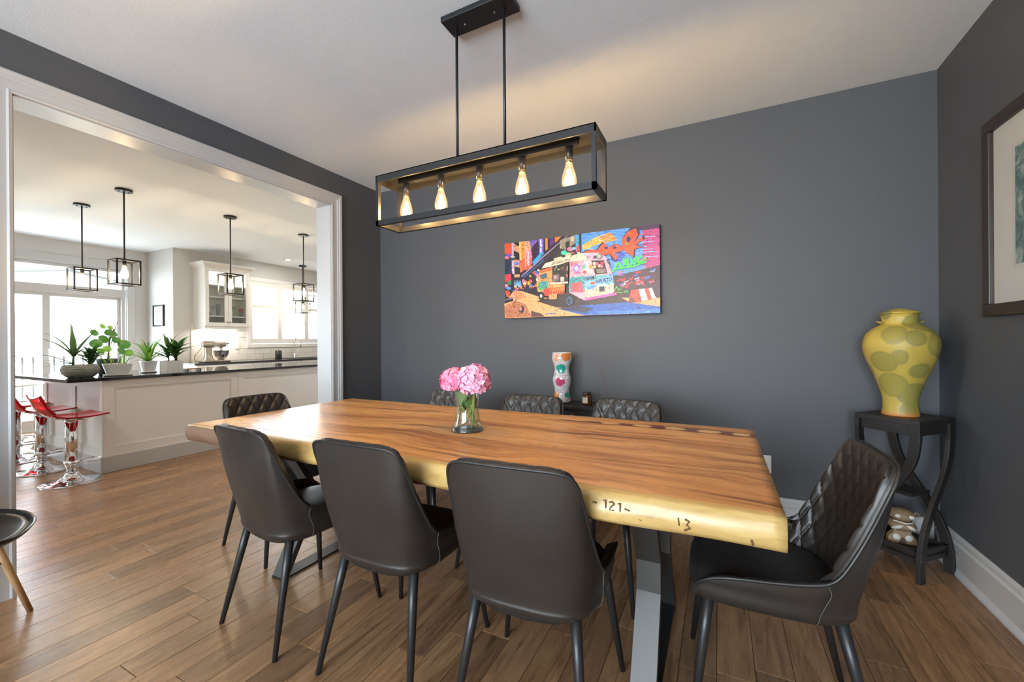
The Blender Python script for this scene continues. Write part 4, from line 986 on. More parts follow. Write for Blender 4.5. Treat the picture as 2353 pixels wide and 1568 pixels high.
# ---- amber jar with a label
jr = thing('amber_jar', 'small amber glass candle jar with a cream label', 'jar', (-.872, 2.965, CZ), rad(-20))
MT['amber'] = plain('amber_glass', (.085, .028, .008), .06, 0, .6)
MB().lathe([(0, 0), (.030, 0), (.034, .004), (.0345, .012), (.0345, .062), (.033, .068), (.027, .074), (.027, .077)], 28).build('jar_body', MT['amber'], jr)
MB().lathe([(0, .077), (.0285, .077), (.029, .079), (.029, .092), (.027, .094), (0, .094)], 28).build('lid', plain('dark_lid', (.045, .02, .01), .2), jr)
lab = []
for z in (.016, .056): lab.append([(.0350*math.cos(a), .0350*math.sin(a), z) for a in [rad(-150+6*k) for k in range(18)]])
lb = MB().grid(lab).build('label', plain('cream_label', (.62, .56, .44), .6), jr)
for k, (a0, a1) in enumerate(((-140, -70), (-140, -90), (-140, -80))):
    z = .047-k*.008; MB().grid([[(.0352*math.cos(rad(a)), .0352*math.sin(rad(a)), zz) for a in range(a0, a1, 6)] for zz in (z, z+.0018)]).build('print_line', plain('label_ink', (.08, .06, .04), .6), lb)
# ---- incense stick in a dark dish
ins = thing('incense_holder', 'dark dish holding a thin leaning incense stick', 'incense', (-.725, 3.00, CZ))
MB().lathe([(0, 0), (.020, 0), (.030, .004), (.045, .016), (.047, .020), (.043, .020), (.028, .008), (0, .006)], 28).build('dish', MT['black_metal'], ins)
MB().lathe([(0, .006), (.006, .006), (.006, .020), (.003, .024), (0, .024)], 12, (.01, 0, 0)).build('socket', MT['brass'], ins)
MB().tube(cat_rom([(.010, 0, .016), (-.008, 0, .11), (-.036, 0, .21), (-.060, 0, .285)], 4), .0016, 6).build('incense_stick', plain('incense', (.20, .075, .05), .8), ins)

# ---- glass vase with hydrangeas on the table
gv = thing('flower_vase', 'waisted clear glass vase of water standing on the dining table', 'vase', (-1.078, 1.672, TZ+.0005))
def gr(z): return .055 + .024*((z-.115)/.115)**2 if z < .115 else .055 + .012*((z-.115)/.085)**2
outp = [(gr(z), z) for z in [i*.2/24 for i in range(25)]]
MT['vase_glass'] = plain('thick_clear_glass', (.97, .99, .98), .0, 0, .5, Transmission_Weight=1.0, IOR=1.46)
MB().lathe([(0, 0)] + outp + [(gr(.198)-.004, .199)] + [(gr(z)-.0042, z) for z in [.2*(1-i/22) for i in range(1, 21)]] + [(0, .016)], 40).build('glass', MT['clear'], gv)
MB().lathe([(0, .017)] + [(gr(z)-.0050, z) for z in [.018+i*.08/10 for i in range(11)]] + [(0, .098)], 32).build('water', pane('still_water', (.96, .985, .975, 1), .05), gv)
MB().lathe([(0, .0005), (gr(0)-.001, .0005), (gr(.012)-.002, .012), (0, .012)], 32).build('thick_base', pane('base_glass', (.80, .86, .84, 1), .10), gv)
MT['stem'] = plain('green_stem', (.22, .34, .06), .5); MT['hleaf'] = plain('hydrangea_leaf', (.07, .17, .035), .5)
hyd = thing('hydrangea_bunch', 'two pink hydrangea heads with green stems in the glass vase', 'flowers', (-1.078, 1.672, TZ+.013))
for (p0, p1, p2) in (((.045, .01, .004), (.03, 0, .09), (.045, -.005, .20)), ((.030, -.01, .004), (.036, .0, .10), (.038, 0, .19)), ((-.02, -.02, .004), (.015, .0, .07), (.035, .01, .17)), ((-.055, 0, .02), (-.045, .01, .08), (-.030, 0, .19)), ((.012, .02, .06), (.0, .01, .10), (-.025, 0, .2)), ((.015, .0, .055), (-.025, .0, .09), (-.040, .01, .18))):
    MB().tube(cat_rom([p0, p1, p2], 5), .0032, 7).build('stem', MT['stem'], hyd)
def leaf_mesh(L, Wd, curl=.25, fold=.15, nseg=8, tip=1.0):
    rows = []
    for i in range(nseg+1):
        t_ = i/nseg; w_ = Wd*math.sin(PI*min(1, t_**.75))**.9 if 0 < i < nseg else .0008
        z = -curl*L*t_*t_
        rows.append([(-w_, L*t_, z + fold*w_), (-w_*.5, L*t_, z+fold*w_*.3), (0, L*t_, z), (w_*.5, L*t_, z+fold*w_*.3), (w_, L*t_, z + fold*w_)])
    return MB().grid(rows)
for (x, y, z, rx, rz, L) in ((-.03, -.01, .19, -80, 10, .085), (-.005, .01, .185, -100, -40, .08), (.01, -.015, .10, 60, 30, .06), (-.02, .02, .15, -70, 60, .07)):
    o = leaf_mesh(L, .024).build('leaf', MT['hleaf'], hyd, (x, y, z)); o.rotation_euler = (rad(rx), 0, rad(rz))
def flower_head(c, r, seed, cols, ncnt=250):
    rr = random.Random(seed); b = MB()
    for k in range(ncnt):
        zz = 1 - 1.62*(k+.5)/ncnt; a = k*2.39996; q = math.sqrt(max(0, 1-zz*zz))
        d = Vector((q*math.cos(a), q*math.sin(a), zz)); jit = .88 + .20*rr.random()
        p = Vector(c) + Vector((d.x*r[0], d.y*r[1], d.z*r[2]))*jit
        u_ = d.orthogonal().normalized(); w_ = d.cross(u_); ph = rr.random()*6
        s__ = .0135 + .005*rr.random()
        d2 = (d + Vector((rr.random()-.5, rr.random()-.5, rr.random()-.5))*.7).normalized(); u_ = d2.orthogonal().normalized(); w_ = d2.cross(u_)
        for j in range(4):
            an = ph + j*PI/2; e1 = u_*math.cos(an) + w_*math.sin(an); e2 = u_*math.cos(an+PI/2) + w_*math.sin(an+PI/2)
            b.add([p, p + e1*s__*.55 + e2*s__*.5 + d2*.0012, p + e1*s__*1.1 + d2*.0035, p + e1*s__*.55 - e2*s__*.5 + d2*.0012], [(0, 1, 2, 3)])
    b.ball(c, 1, 14, 8, (r[0]*.80, r[1]*.80, r[2]*.78))
    m = M('pink_petals_%d' % seed); n = m.noise(m.coord('Object'), 60, 3, .6)
    m.color(m.ramp(n, [(.30, cols[0]), (.5, cols[1]), (.72, cols[2])])); m.set(Roughness=.55, Subsurface_Weight=.0)
    o = b.build('flower_head', m.m, hyd); o['kind'] = 'stuff'; return o
flower_head((-.072, 0, .222), (.066, .066, .056), 1, [(.70, .12, .28, 1), (.90, .28, .45, 1), (.94, .52, .63, 1)])
flower_head((.052, -.02, .226), (.072, .072, .072), 2, [(.74, .20, .42, 1), (.92, .44, .64, 1), (.96, .66, .78, 1)])

# ---- wall outlet on the slate wall
ot = thing('wall_outlet', 'white wall outlet low on the slate wall beyond the table end', 'outlet', (.262, D-.001, .352))
MB().box(-.035, .035, -.006, 0, 0, .115).build('cover_plate', MT['outlet'], ot, bev=.002)
for z in (.026, .068): MB().box(-.017, .017, -.0085, -.006, z, z+.030).build('socket', MT['outlet'], ot)

# ---- padded shell chair at the left edge
ec = thing('shell_chair', 'black padded shell chair on beech legs cut off by the left edge', 'chair', (-2.755, .425, 0), rad(-28))
MT['beech'] = leather('beech_wood', (.50, .31, .15), .45); MT['shell_black'] = plain('black_shell', (.02, .02, .022), .3)
def ecs(a, q):   # seat outline, y forward
    e = 2.6; s_2 = (abs(math.cos(a))**e + abs(math.sin(a))**e)**(-1/e); return (.245*q*s_2*math.cos(a), .02 + .245*q*s_2*math.sin(a))
rows = []
for (q, z) in ((0, .435), (.4, .437), (.7, .443), (.88, .456), (.96, .470), (1.0, .478), (1.005, .472), (.97, .458), (.88, .442), (.6, .428), (0, .424)):
    row = []
    for k in range(48):
        a = 2*PI*k/48; x, y = ecs(a, q); zz = z - max(0, y-.05)*.12 + max(0, abs(x)-.12)*.10
        row.append((x, y, zz))
    rows.append(row)
MB().grid(rows, closed=True).build('seat_shell', MT['shell_black'], ec)
rows = []
for (q, z) in ((0, .448), (.4, .450), (.7, .456), (.84, .466), (.90, .470), (.915, .462)):
    rows.append([(ecs(2*PI*k/48, q)[0], ecs(2*PI*k/48, q)[1], z - max(0, ecs(2*PI*k/48, q)[1]-.05)*.12 + max(0, abs(ecs(2*PI*k/48, q)[0])-.12)*.10) for k in range(48)])
MB().grid(rows, closed=True).build('seat_pad', MT['leather'], ec)
rows = []
for i in range(9):
    t_ = i/8; row = []
    for k in range(13):
        s_3 = (k-6)/6; hw = .20*(1-.25*t_**3); y = -.205 - .09*t_ + .10*(s_3**2)*(1-.45*t_) ; z = .47 + .37*t_*(1-.10*s_3**4); row.append((hw*s_3, y, z))
    rows.append(row)
o = MB().grid(rows).build('backrest', MT['shell_black'], ec); sm_ = o.modifiers.new('thickness', 'SOLIDIFY'); sm_.thickness = .012
for (x, y) in ((-.205, .21), (.205, .21), (-.20, -.21), (.20, -.21)): MB().tube([(x*.55, y*.55, .425), (x, y, 0)], [.016, .0105], 14).build('leg', MT['beech'], ec)
for (a, c) in (((-.135, .14), (.135, -.14)), ((.135, .14), (-.135, -.14))): MB().tube([(a[0], a[1], .27), (c[0], c[1], .27)], .005, 8).build('cross_wire', MT['black_metal'], ec)

# ================================================================== KITCHEN
WZ = .905
isl = thing('kitchen_island', 'white panelled kitchen island under a black stone worktop', 'island', (-5.21, 1.759, 0))
MB().box(-1.39, -.012, .012, .62, 0, WZ-.031).box(-.84, -.012, .62, 3.6, 0, WZ-.031).build('carcass', MT['cab'], isl)
def shaker_x(y0, y1, z0, z1):   # panel on the long face (x = 0)
    f_ = MB().box(-.012, 0, y0, y0+.075, z0, z1).box(-.012, 0, y1-.075, y1, z0, z1).box(-.012, 0, y0+.075, y1-.075, z0, z0+.09).box(-.012, 0, y0+.075, y1-.075, z1-.075, z1).build('panel_frame', MT['cab'], isl)
for (a, c) in ((0.0125, 1.235), (1.239, 2.42), (2.424, 3.6)): shaker_x(a, c, .15, WZ-.031)
def shaker_y(x0, x1, z0, z1):
    MB().box(x0, x0+.06, 0, .012, z0, z1).box(x1-.06, x1, 0, .012, z0, z1).box(x0+.06, x1-.06, 0, .012, z0, z0+.09).box(x0+.06, x1-.06, 0, .012, z1-.075, z1).build('panel_frame', MT['cab'], isl)
shaker_y(-.66, -.0, .15, WZ-.031); shaker_y(-1.39, -.664, .15, WZ-.031)
MB().box(-.004, .012, -.012, 3.6, 0, .15).build('plinth', MT['trim'], isl, bev=.003); MB().box(-1.39, -.004, -.012, .012, 0, .15).build('plinth', MT['trim'], isl, bev=.003)
wt = tag(MB().prism([(-6.66, 1.52), (-5.18, 1.52), (-5.18, 5.38), (-6.09, 5.38), (-6.09, 2.42), (-6.66, 2.42)], 'z', WZ-.030, WZ).build('stone_worktop', MT['black_stone'], bev=.002), 'polished black stone worktop lying on the white island', 'worktop')

# ---- pendants
def pendant(x, y, label, pw=5.0):
    t = thing('cage_pendant', label, 'pendant light', (x, y, 0), 0, 'black cage pendants in the kitchen')
    h0, h1, q, e = 1.80, 2.045, .096, .0065
    MB().lathe([(.064, H-.022), (.067, H-.018), (.067, H-.0005)], 28).build('ceiling_canopy', MT['chandelier'], t)
    for sx in (-.035, .035): MB().lathe([(0, H-.028), (.006, H-.028), (.006, H-.022)], 10, (sx*.3, sx, 0)).build('canopy_nut', MT['chandelier'], t)
    MB().tube([(0, 0, H-.022), (0, 0, h1)], .0068, 10).build('rod', MT['chandelier'], t)
    for (a, c) in ((h1-.014, h1), (h0, h0+.012)):
        MB().box(-q, q, -q, -q+2*e, a, c).box(-q, q, q-2*e, q, a, c).box(-q, -q+2*e, -q, q, a, c).box(q-2*e, q, -q, q, a, c).build('cage_ring', MT['chandelier'], t)
    for sx in (-q+e, q-e):
        for sy in (-q+e, q-e): MB().box(sx-e, sx+e, sy-e, sy+e, h0+.012, h1-.014).build('cage_post', MT['chandelier'], t)
    MB().box(-q, q, -.010, .010, h1-.006, h1).build('cross_bar', MT['chandelier'], t)
    MB().tube([(0, 0, h1), (0, 0, h1-.055)], .016, 14).build('socket', MT['chandelier'], t)
    add_bulb(t, (0, 0, h1-.058), 1.05, pw, 'fil2', (1, .87, .68))
pendant(-5.23, 1.94, 'black cage pendant over the island corner nearest the stools')
pendant(-5.23, 2.93, 'black cage pendant in front of the glazed wall cabinet')
pendant(-5.23, 3.905, 'black cage pendant over the island, beside the door casing')
pendant(-6.18, 1.935, 'black cage pendant furthest left, in front of the patio doors')
pendant(-7.35, 5.466, 'black cage pendant far back over the sink', 2.0)

# ---- bar stools
def acrylic(name, c):
    m = M(name); m.set(Base_Color=(*c, 1), Roughness=.06, Transmission_Weight=.55, IOR=1.25); return m.m
MT['red_acrylic'] = acrylic('red_acrylic', (.72, .012, .018)); MT['pale_acrylic'] = acrylic('pale_acrylic', (.62, .64, .66))
def stool(label, loc, rz, m):
    t = thing('bar_stool', label, 'stool', loc, rz, 'chrome bar stools round the island')
    MB().lathe([(.0, 0), (.203, 0), (.205, .004), (.200, .008), (.150, .014), (.095, .026), (.062, .046), (.048, .070), (.043, .085), (.0, .085)], 40).build('base', MT['chrome'], t)
    MB().tube([(0, 0, .08), (0, 0, .20)], .036, 24).build('lower_column', MT['chrome'], t)
    MB().tube([(0, 0, .185), (0, 0, .545)], .043, 24).build('upper_column', MT['chrome'], t)
    MB().tube([(0, 0, .150), (0, 0, .192)], .052, 24).build('collar', MT['chrome'], t)
    MB().ring((0, .110, .170), .083, .0085, 32, 8).build('foot_ring', MT['chrome'], t)
    MB().lathe([(.0, .545), (.043, .545), (.060, .562), (.062, .572), (0, .572)], 24).build('swivel', MT['chrome'], t)
    for sx in (-1, 1):
        MB().tube([(sx*.04, -.02, .555), (sx*.10, -.13, .590)], .006, 8).build('strut', MT['chrome'], t); MB().tube([(sx*.04, .02, .555), (sx*.10, .12, .574)], .006, 8).build('strut', MT['chrome'], t)
    MB().tube([(.05, .02, .56), (.14, .06, .548)], .005, 8).build('lever', MT['chrome'], t)
    prof = cat_rom([(0, -.235, .770), (0, -.205, .690), (0, -.165, .625), (0, -.10, .588), (0, .0, .577), (0, .10, .580), (0, .205, .592)], 5)
    rows = []
    for i, p in enumerate(prof):
        f_ = i/(len(prof)-1); hw = .155 + .045*math.sin(min(1, f_*1.7)*PI/2) - .03*max(0, f_-.75)*4*max(0, f_-.75)
        rows.append([(hw*k/6, p.y + .012*(abs(k)/6)**2*(1 if f_ < .4 else -1), p.z + .030*(abs(k)/6)**2*(.35+.65*(1-f_))) for k in range(-6, 7)])
    o = MB().grid(rows).build('seat', m, t); md = o.modifiers.new('thickness', 'SOLIDIFY'); md.thickness = .011; md.offset = 1
stool('translucent red bar stool nearest the dining room', (-5.15, 1.535, 0), 0, MT['red_acrylic'])
stool('translucent red bar stool in the middle of the row', (-5.86, 1.54, 0), 0, MT['red_acrylic'])
stool('translucent red bar stool furthest back, mostly hidden by the casing', (-6.57, 1.54, 0), rad(6), MT['red_acrylic'])
stool('pale grey acrylic bar stool turned sideways beyond the red ones', (-7.06, 1.84, 0), rad(170), MT['pale_acrylic'])
# ---- breakfast table by the patio doors
bt = thing('breakfast_table', 'round white pedestal table beside the patio doors', 'table', (-7.90, 1.62, 0))
MB().lathe([(0, .715), (.46, .715), (.48, .722), (.48, .733), (.46, .740), (0, .740)], 48).build('table_top', MT['white_plastic'], bt)
MB().lathe([(.05, .02), (.035, .2), (.035, .55), (.07, .70), (.10, .715)], 24).build('pedestal', MT['chrome'], bt)
MB().ring((0, 0, .03), .27, .028, 48, 8).build('base_ring', MT['black_metal'], bt); MB().box(-.26, .26, -.02, .02, .01, .03).box(-.02, .02, -.26, .26, .01, .03).build('base_cross', MT['black_metal'], bt)

# ---- plants on the worktop
def leafmat(name, c, c2):
    m = M(name); n = m.noise(m.coord('Object', (30, 4, 30)), 2, 3); m.color(m.ramp(n, [(.3, (*c, 1)), (.7, (*c2, 1))])); m.set(Roughness=.38); 
    tl = m.node('ShaderNodeBsdfTranslucent'); tl.inputs[0].default_value = (c2[0]*1.4, c2[1]*1.5, c2[2], 1); mx = m.node('ShaderNodeMixShader'); mx.inputs[0].default_value = .3
    m.link(m.b.outputs[0], mx.inputs[1]); m.link(tl.outputs[0], mx.inputs[2]); m.link(mx.outputs[0], m.out.inputs[0]); return m.m
MT['lf_dark'] = leafmat('dark_green_leaf', (.020, .065, .022), (.045, .130, .040)); MT['lf_mid'] = leafmat('mid_green_leaf', (.045, .15, .03), (.085, .24, .05)); MT['lf_light'] = leafmat('light_green_leaf', (.13, .30, .04), (.26, .45, .09)); MT['lf_grey'] = leafmat('grey_green_leaf', (.06, .13, .06), (.13, .22, .11))
def strap(par, base, az, el, L, wd, droop, m, name='leaf', fold=.35):
    """arching strap leaf: az = compass, el = start elevation, droop = how far it bends over"""
    d = Vector((math.cos(az), math.sin(az), 0)); side = Vector((-d.y, d.x, 0)); p = Vector(base); rows = []; N = 9
    for i in range(N+1):
        t_ = i/N; e = el - droop*t_*t_; w_ = wd*(.45 + .55*math.sin(PI*min(1, t_*1.25+.08)))*(1-t_**3) + .0004
        up = Vector((0, 0, 1))*math.cos(e) - d*math.sin(e)
        rows.append([tuple(p - side*w_ + up*w_*fold), tuple(p), tuple(p + side*w_ + up*w_*fold)])
        p = p + (d*math.cos(e) + Vector((0, 0, 1))*math.sin(e))*(L/N)
    return MB().grid(rows).build(name, m, par)
rl_ = random.Random(21)
def stone_mat():
    m = M('grey_layered_stone'); n = m.noise(m.coord('Object', (6, 6, 60)), 2.5, 5, .6); m.color(m.ramp(n, [(.3, (.10, .11, .09, 1)), (.6, (.36, .37, .32, 1))])); m.set(Roughness=.8); m.bump(n, .8, .01); return m.m
# 1 stone bowl
p1 = thing('stone_bowl_planter', 'grey stone bowl planter with two spiky plants, leftmost on the worktop', 'plant', (-5.45, 1.69, WZ), rad(90))
def oval(prof, ax, m, nm, par, sq=2.6): 
    b_ = MB().lathe(prof, 40, sq=sq); b_.v = [(x*ax, y, z) for (x, y, z) in b_.v]; return b_.build(nm, m, par)
oval([(0, 0), (.062, 0), (.075, .012), (.094, .040), (.102, .075), (.096, .105), (.086, .122), (.078, .122), (.076, .105), (0, .105)], 1.32, stone_mat(), 'bowl', p1)
oval([(0, .1055), (.074, .1055)], 1.32, MT['soil'], 'soil', p1)
MB().tube([(-.05, 0, .10), (-.05, 0, .17), (-.045, 0, .22)], [.012, .009, .007], 8).build('trunk', MT['lf_grey'], p1)
for (a, e, L, w_, dr) in ((95, 84, .34, .026, .15), (250, 70, .33, .022, .3), (10, 58, .37, .026, .25), (178, 50, .36, .022, 1.35), (170, 30, .36, .020, 1.0), (185, 62, .38, .019, 1.5), (200, 15, .28, .014, .9), (160, 8, .30, .014, 1.1), (190, 2, .31, .012, .9), (120, 45, .22, .015, .9), (300, 40, .20, .015, .8), (40, 35, .2, .014, 1.0), (178, 20, .30, .009, 1.3)):
    strap(p1, (-.048, 0, .20 if e > 30 else .13), rad(a), rad(e), L, w_, dr, MT['lf_grey'] if e > 60 else MT['lf_dark'])
for k in range(26):
    strap(p1, (.07 + rl_.uniform(-.01, .01), rl_.uniform(-.01, .01), .12 + .10*rl_.random()), rad(k*137.5), rad(rl_.uniform(12, 62)), rl_.uniform(.12, .20), .022, rl_.uniform(.5, 1.2), MT['lf_dark'])
# 2 dark pot with round leaves
p2 = thing('round_leaf_plant', 'round leaved money plant in a dark pot behind the white bowl', 'plant', (-5.66, 1.955, WZ))
MB().lathe([(0, 0), (.062, 0), (.070, .02), (.082, .15), (.084, .165), (.076, .165), (.072, .14), (0, .14)], 32).build('pot', plain('dark_slate_pot', (.055, .065, .075), .45), p2)
MB().lathe([(0, .141), (.071, .141)], 24).build('soil', MT['soil'], p2)
MB().tube(cat_rom([(0, 0, .14), (.01, .01, .24), (0, .02, .36), (.02, .05, .47)], 4), [.007]*13, 8).build('trunk', plain('brown_stem', (.16, .10, .06), .7), p2)
for (dx, dy, dz, r) in ((.05, -.045, .50, .026), (.02, -.10, .435, .036), (.03, .0, .44, .034), (.03, .055, .425, .032), (.06, .03, .40, .036), (.06, -.105, .325, .050), (.05, .12, .315, .052), (.02, -.03, .37, .044), (.07, .05, .36, .035), (.06, .10, .245, .040), (.05, .155, .225, .040), (.07, -.02, .27, .036), (.0, .03, .49, .024), (.04, -.06, .25, .032)):
    lf = MB(); base = Vector((.0, .02, max(.15, dz-.12))); tip = Vector((dx, dy, dz)); rr_ = random.Random(int(dz*1e4)+int(dy*1e3))
    nn_ = Vector((.75, rr_.uniform(-.5, .5), .35)).normalized(); u_ = nn_.orthogonal().normalized(); w_ = nn_.cross(u_)
    lf.grid([[tuple(tip + (u_*math.cos(2*PI*k/16) + w_*math.sin(2*PI*k/16))*r*q - nn_*(.008*q*q)) for k in range(16)] for q in (.001, .5, .85, 1)], closed=True)
    lf.tube(cat_rom([base, (base+tip)/2 + Vector((0, 0, -.01)), tip], 3), .0017, 5); lf.build('leaf', MT['lf_mid'] if rr_.random() < .6 else MT['lf_light'], p2)
MB().tube([(.02, .05, .45), (.02, .078, .55)], .003, 6).build('bare_stem', plain('bare_brown_stem', (.12, .07, .04), .7), p2)
# 3 white ribbed oval bowl
p3 = thing('ribbed_bowl_planter', 'white ribbed bowl on a saucer with trailing grassy leaves', 'plant', (-5.42, 1.955, WZ), rad(90))
pr = [(0, .012), (.060, .012), (.072, .020)] + [(.076 + .026*(z-.02)/.1 + (.0018 if k % 2 else -.0010), z) for k, z in enumerate([.022+.0065*i for i in range(15)])] + [(.104, .120), (.098, .120), (.094, .105), (0, .105)]
oval(pr, 1.12, MT['white_ceramic'], 'bowl', p3); oval([(0, 0), (.088, 0), (.098, .008), (.098, .012), (0, .010)], 1.12, MT['white_ceramic'], 'saucer', p3); oval([(0, .1055), (.093, .1055)], 1.12, MT['soil'], 'soil', p3)
for (x, a, e, L, w_, dr) in ((-.08, 170, 60, .20, .007, 2.6), (-.07, 190, 40, .18, .008, 2.2), (-.08, 150, 70, .16, .006, 2.0), (.06, 20, 60, .16, .007, 2.4), (.05, 60, 75, .13, .008, .6), (.045, 100, 80, .12, .008, .3), (.07, -10, 40, .14, .007, 2.0), (-.03, 120, 70, .12, .006, .8), (.0, 280, 70, .15, .007, 2.3), (.02, 250, 60, .15, .006, 2.2), (-.05, 240, 55, .17, .007, 2.4), (-.085, 200, 70, .15, .006, 1.6)):
    strap(p3, (x, rl_.uniform(-.02, .02), .105), rad(a), rad(e), L, w_, dr, MT['lf_light'] if rl_.random() < .5 else MT['lf_mid'])
# 4 spider plant
p4 = thing('spider_plant', 'spider plant with long pale green leaves in a square white pot', 'plant', (-5.62, 2.285, WZ), rad(0))
MB().lathe([(0, .010), (.046, .010), (.050, .018), (.058, .07), (.066, .118), (.069, .128), (.063, .128), (.060, .115), (0, .115)], 40, sq=5).build('pot', MT['white_ceramic'], p4)
MB().lathe([(0, 0), (.056, 0), (.068, .009), (.068, .013), (0, .011)], 40, sq=5).build('saucer', MT['white_ceramic'], p4); MB().lathe([(0, .1155), (.059, .1155)], 24, sq=5).build('soil', MT['soil'], p4)
for k in range(34):
    strap(p4, (rl_.uniform(-.015, .015), rl_.uniform(-.015, .015), .115), rad(k*137.5), rad(rl_.uniform(30, 86)), rl_.uniform(.26, .42), .0115, rl_.uniform(.7, 2.9), MT['lf_light'] if k % 3 else MT['lf_mid'])
# 5 bushy dracaena in ribbed cube
p5_ = thing('bushy_dracaena', 'bushy dark dracaena in a white ribbed cube pot, rightmost on the worktop', 'plant', (-5.40, 2.40, WZ))
cub = [(-.076, .076), (.076, .076), (.076, -.076), (-.076, -.076)]
rib = []
for k in range(4):
    (x0, y0), (x1, y1) = cub[k], cub[(k+1) % 4]; nx_, ny_ = (y1-y0), -(x1-x0); ln = math.hypot(nx_, ny_); nx_, ny_ = -nx_/ln, -ny_/ln
    for j in range(24):
        q = j/24; o_ = -.0025 if j % 2 else 0; rib.append((x0+(x1-x0)*q + nx_*o_, y0+(y1-y0)*q + ny_*o_))
MB().prism(rib, 'z', 0, .128).build('pot', MT['white_ceramic'], p5_); MB().box(-.068, .068, -.068, .068, .128, .1286).build('soil', MT['soil'], p5_)
for (x, y) in ((-.01, -.02), (.02, .03), (0, .05)): MB().tube([(x, y, .128), (x, y, .22)], .006, 7).build('trunk', MT['lf_dark'], p5_)
for k in range(60):
    q = k % 3; bx, by = ((-.01, -.03), (.02, .03), (0, .05))[q]
    strap(p5_, (bx, by, .15 + .13*rl_.random()), rad(k*137.5), rad(rl_.uniform(10, 72)), rl_.uniform(.15, .25), .019, rl_.uniform(.3, 1.1), MT['lf_dark'] if k % 4 else MT['lf_mid'])
# 6 little wooden tray
ty = thing('wooden_tray', 'small low wooden tray right of the cube pot', 'tray', (-5.52, 2.66, WZ))
MB().box(-.05, .05, -.085, .085, .020, .027).build('tray_top', MT['beech'], ty, bev=.002)
for y in (-.07, .06): MB().box(-.045, .045, y, y+.010, 0, .020).build('tray_foot', MT['carved_dark'], ty)

# ---- sink run
CTZ = .915
def base_cab(y0, y1, lab, wide=False):
    t = thing('base_cabinet', lab, 'cabinet', (-7.10, y0, 0), 0, 'white base cabinets under the window')
    w_ = y1-y0
    MB().box(-.60, -.02, 0.001, w_-.001, .10, CTZ-.031).build('carcass', MT['cab'], t); MB().box(-.60, -.07, .001, w_-.001, 0, .10).build('toe_kick', MT['black_metal'], t)
    dr = MB().box(-.019, 0, .003, w_-.003, CTZ-.185, CTZ-.035).build('drawer', MT['cab'], t, bev=.002)
    z = CTZ-.085
    MB().tube([(.0, w_*.5-(.40 if wide else .09), z), (.035, w_*.5-(.40 if wide else .09), z), (.035, w_*.5+(.40 if wide else .09), z), (0, w_*.5+(.40 if wide else .09), z)], .011 if wide else .006, 8).build('bar_pull', MT['dark_steel'] if wide else MT['steel'], dr)
    for k in range(2):
        d = MB().box(-.019, 0, .003+k*w_/2, (k+1)*w_/2-.003, .11, CTZ-.195).build('door', MT['cab'], t, bev=.002)
        MB().ball((.012, w_/2 + (-.03 if k == 0 else .03), .55), .010, 10, 8).build('knob', MT['steel'], d)
base_cab(3.48, 4.33, 'white base cabinet under the stand mixer'); base_cab(4.335, 5.235, 'white base cabinet with a long dark bar pull', True); base_cab(5.24, 6.05, 'white base cabinet below the kitchen tap'); base_cab(6.055, 6.90, 'white base cabinet hidden beyond the door casing')
tag(MB().box(XK+.012, -7.075, 3.44, 6.92, CTZ-.030, CTZ).build('back_worktop', MT['black_stone'], bev=.002), 'black stone worktop along the window wall', 'worktop')
# subway tiles on the wall
MT['tile'] = plain('glossy_cream_tile', (.72, .70, .66), .16)
tl_me = MB().box(0, .008, .0015, .2985, .0015, .1015).mesh('tile', bev=.0015); tl_me.materials.append(MT['tile'])
th_me = MB().box(0, .008, .0015, .1485, .0015, .1015).mesh('tile_half', bev=.0015); th_me.materials.append(MT['tile'])
for r_ in range(6):
    z = CTZ + r_*.103; y = 3.70; ymax = 4.585 if r_ >= 2 else 6.5
    if r_ % 2: obj('tile', th_me, None, wk, (XK, y, z)); y += .150
    while y + .30 < ymax + .02:
        obj('tile', tl_me, None, wk, (XK, y, z)); y += .300
# glazed wall cabinet
wc = thing('wall_cabinet', 'white wall cabinet with two glazed doors and a crown moulding', 'cabinet', (XK, 3.74, 1.50))
wd_, dp, hh = .70, .35, .95
MB().box(.001, dp-.022, 0, .018, 0, hh).build('side_panel', MT['cab'], wc); MB().box(.001, dp-.022, wd_-.018, wd_, 0, hh).build('side_panel', MT['cab'], wc)
MB().box(.001, .010, .018, wd_-.018, 0, hh).build('back_panel', MT['cab'], wc); MB().box(.010, dp-.022, .018, wd_-.018, 0, .018).build('bottom_panel', MT['cab'], wc); MB().box(.010, dp-.022, .018, wd_-.018, hh-.018, hh).build('top_panel', MT['cab'], wc)
for z in (.175, .49, .685): MB().box(.010, dp-.04, .018, wd_-.018, z-.016, z).build('shelf', MT['cab'], wc)
MB().box(.001, dp-.022, 0, wd_, -.045, 0).build('light_valance', MT['cab'], wc)
cr = [(0, 0), (.006, .0), (.012, .02), (.030, .035), (.055, .060), (.066, .066), (.066, .085), (0, .085)]
b_ = MB(); n = len(cr)
ring_ = []
for (o_, z) in cr: ring_.append([(.001, -o_, hh+z), (dp+o_, -o_, hh+z), (dp+o_, wd_+o_, hh+z), (.001, wd_+o_, hh+z)])
b_.grid(ring_, closed=True, smooth=False); b_.f.append(((n-2)*4, (n-2)*4+1, (n-2)*4+2, (n-2)*4+3)); b_.sm.append(False)
b_.build('crown', MT['cab'], wc)
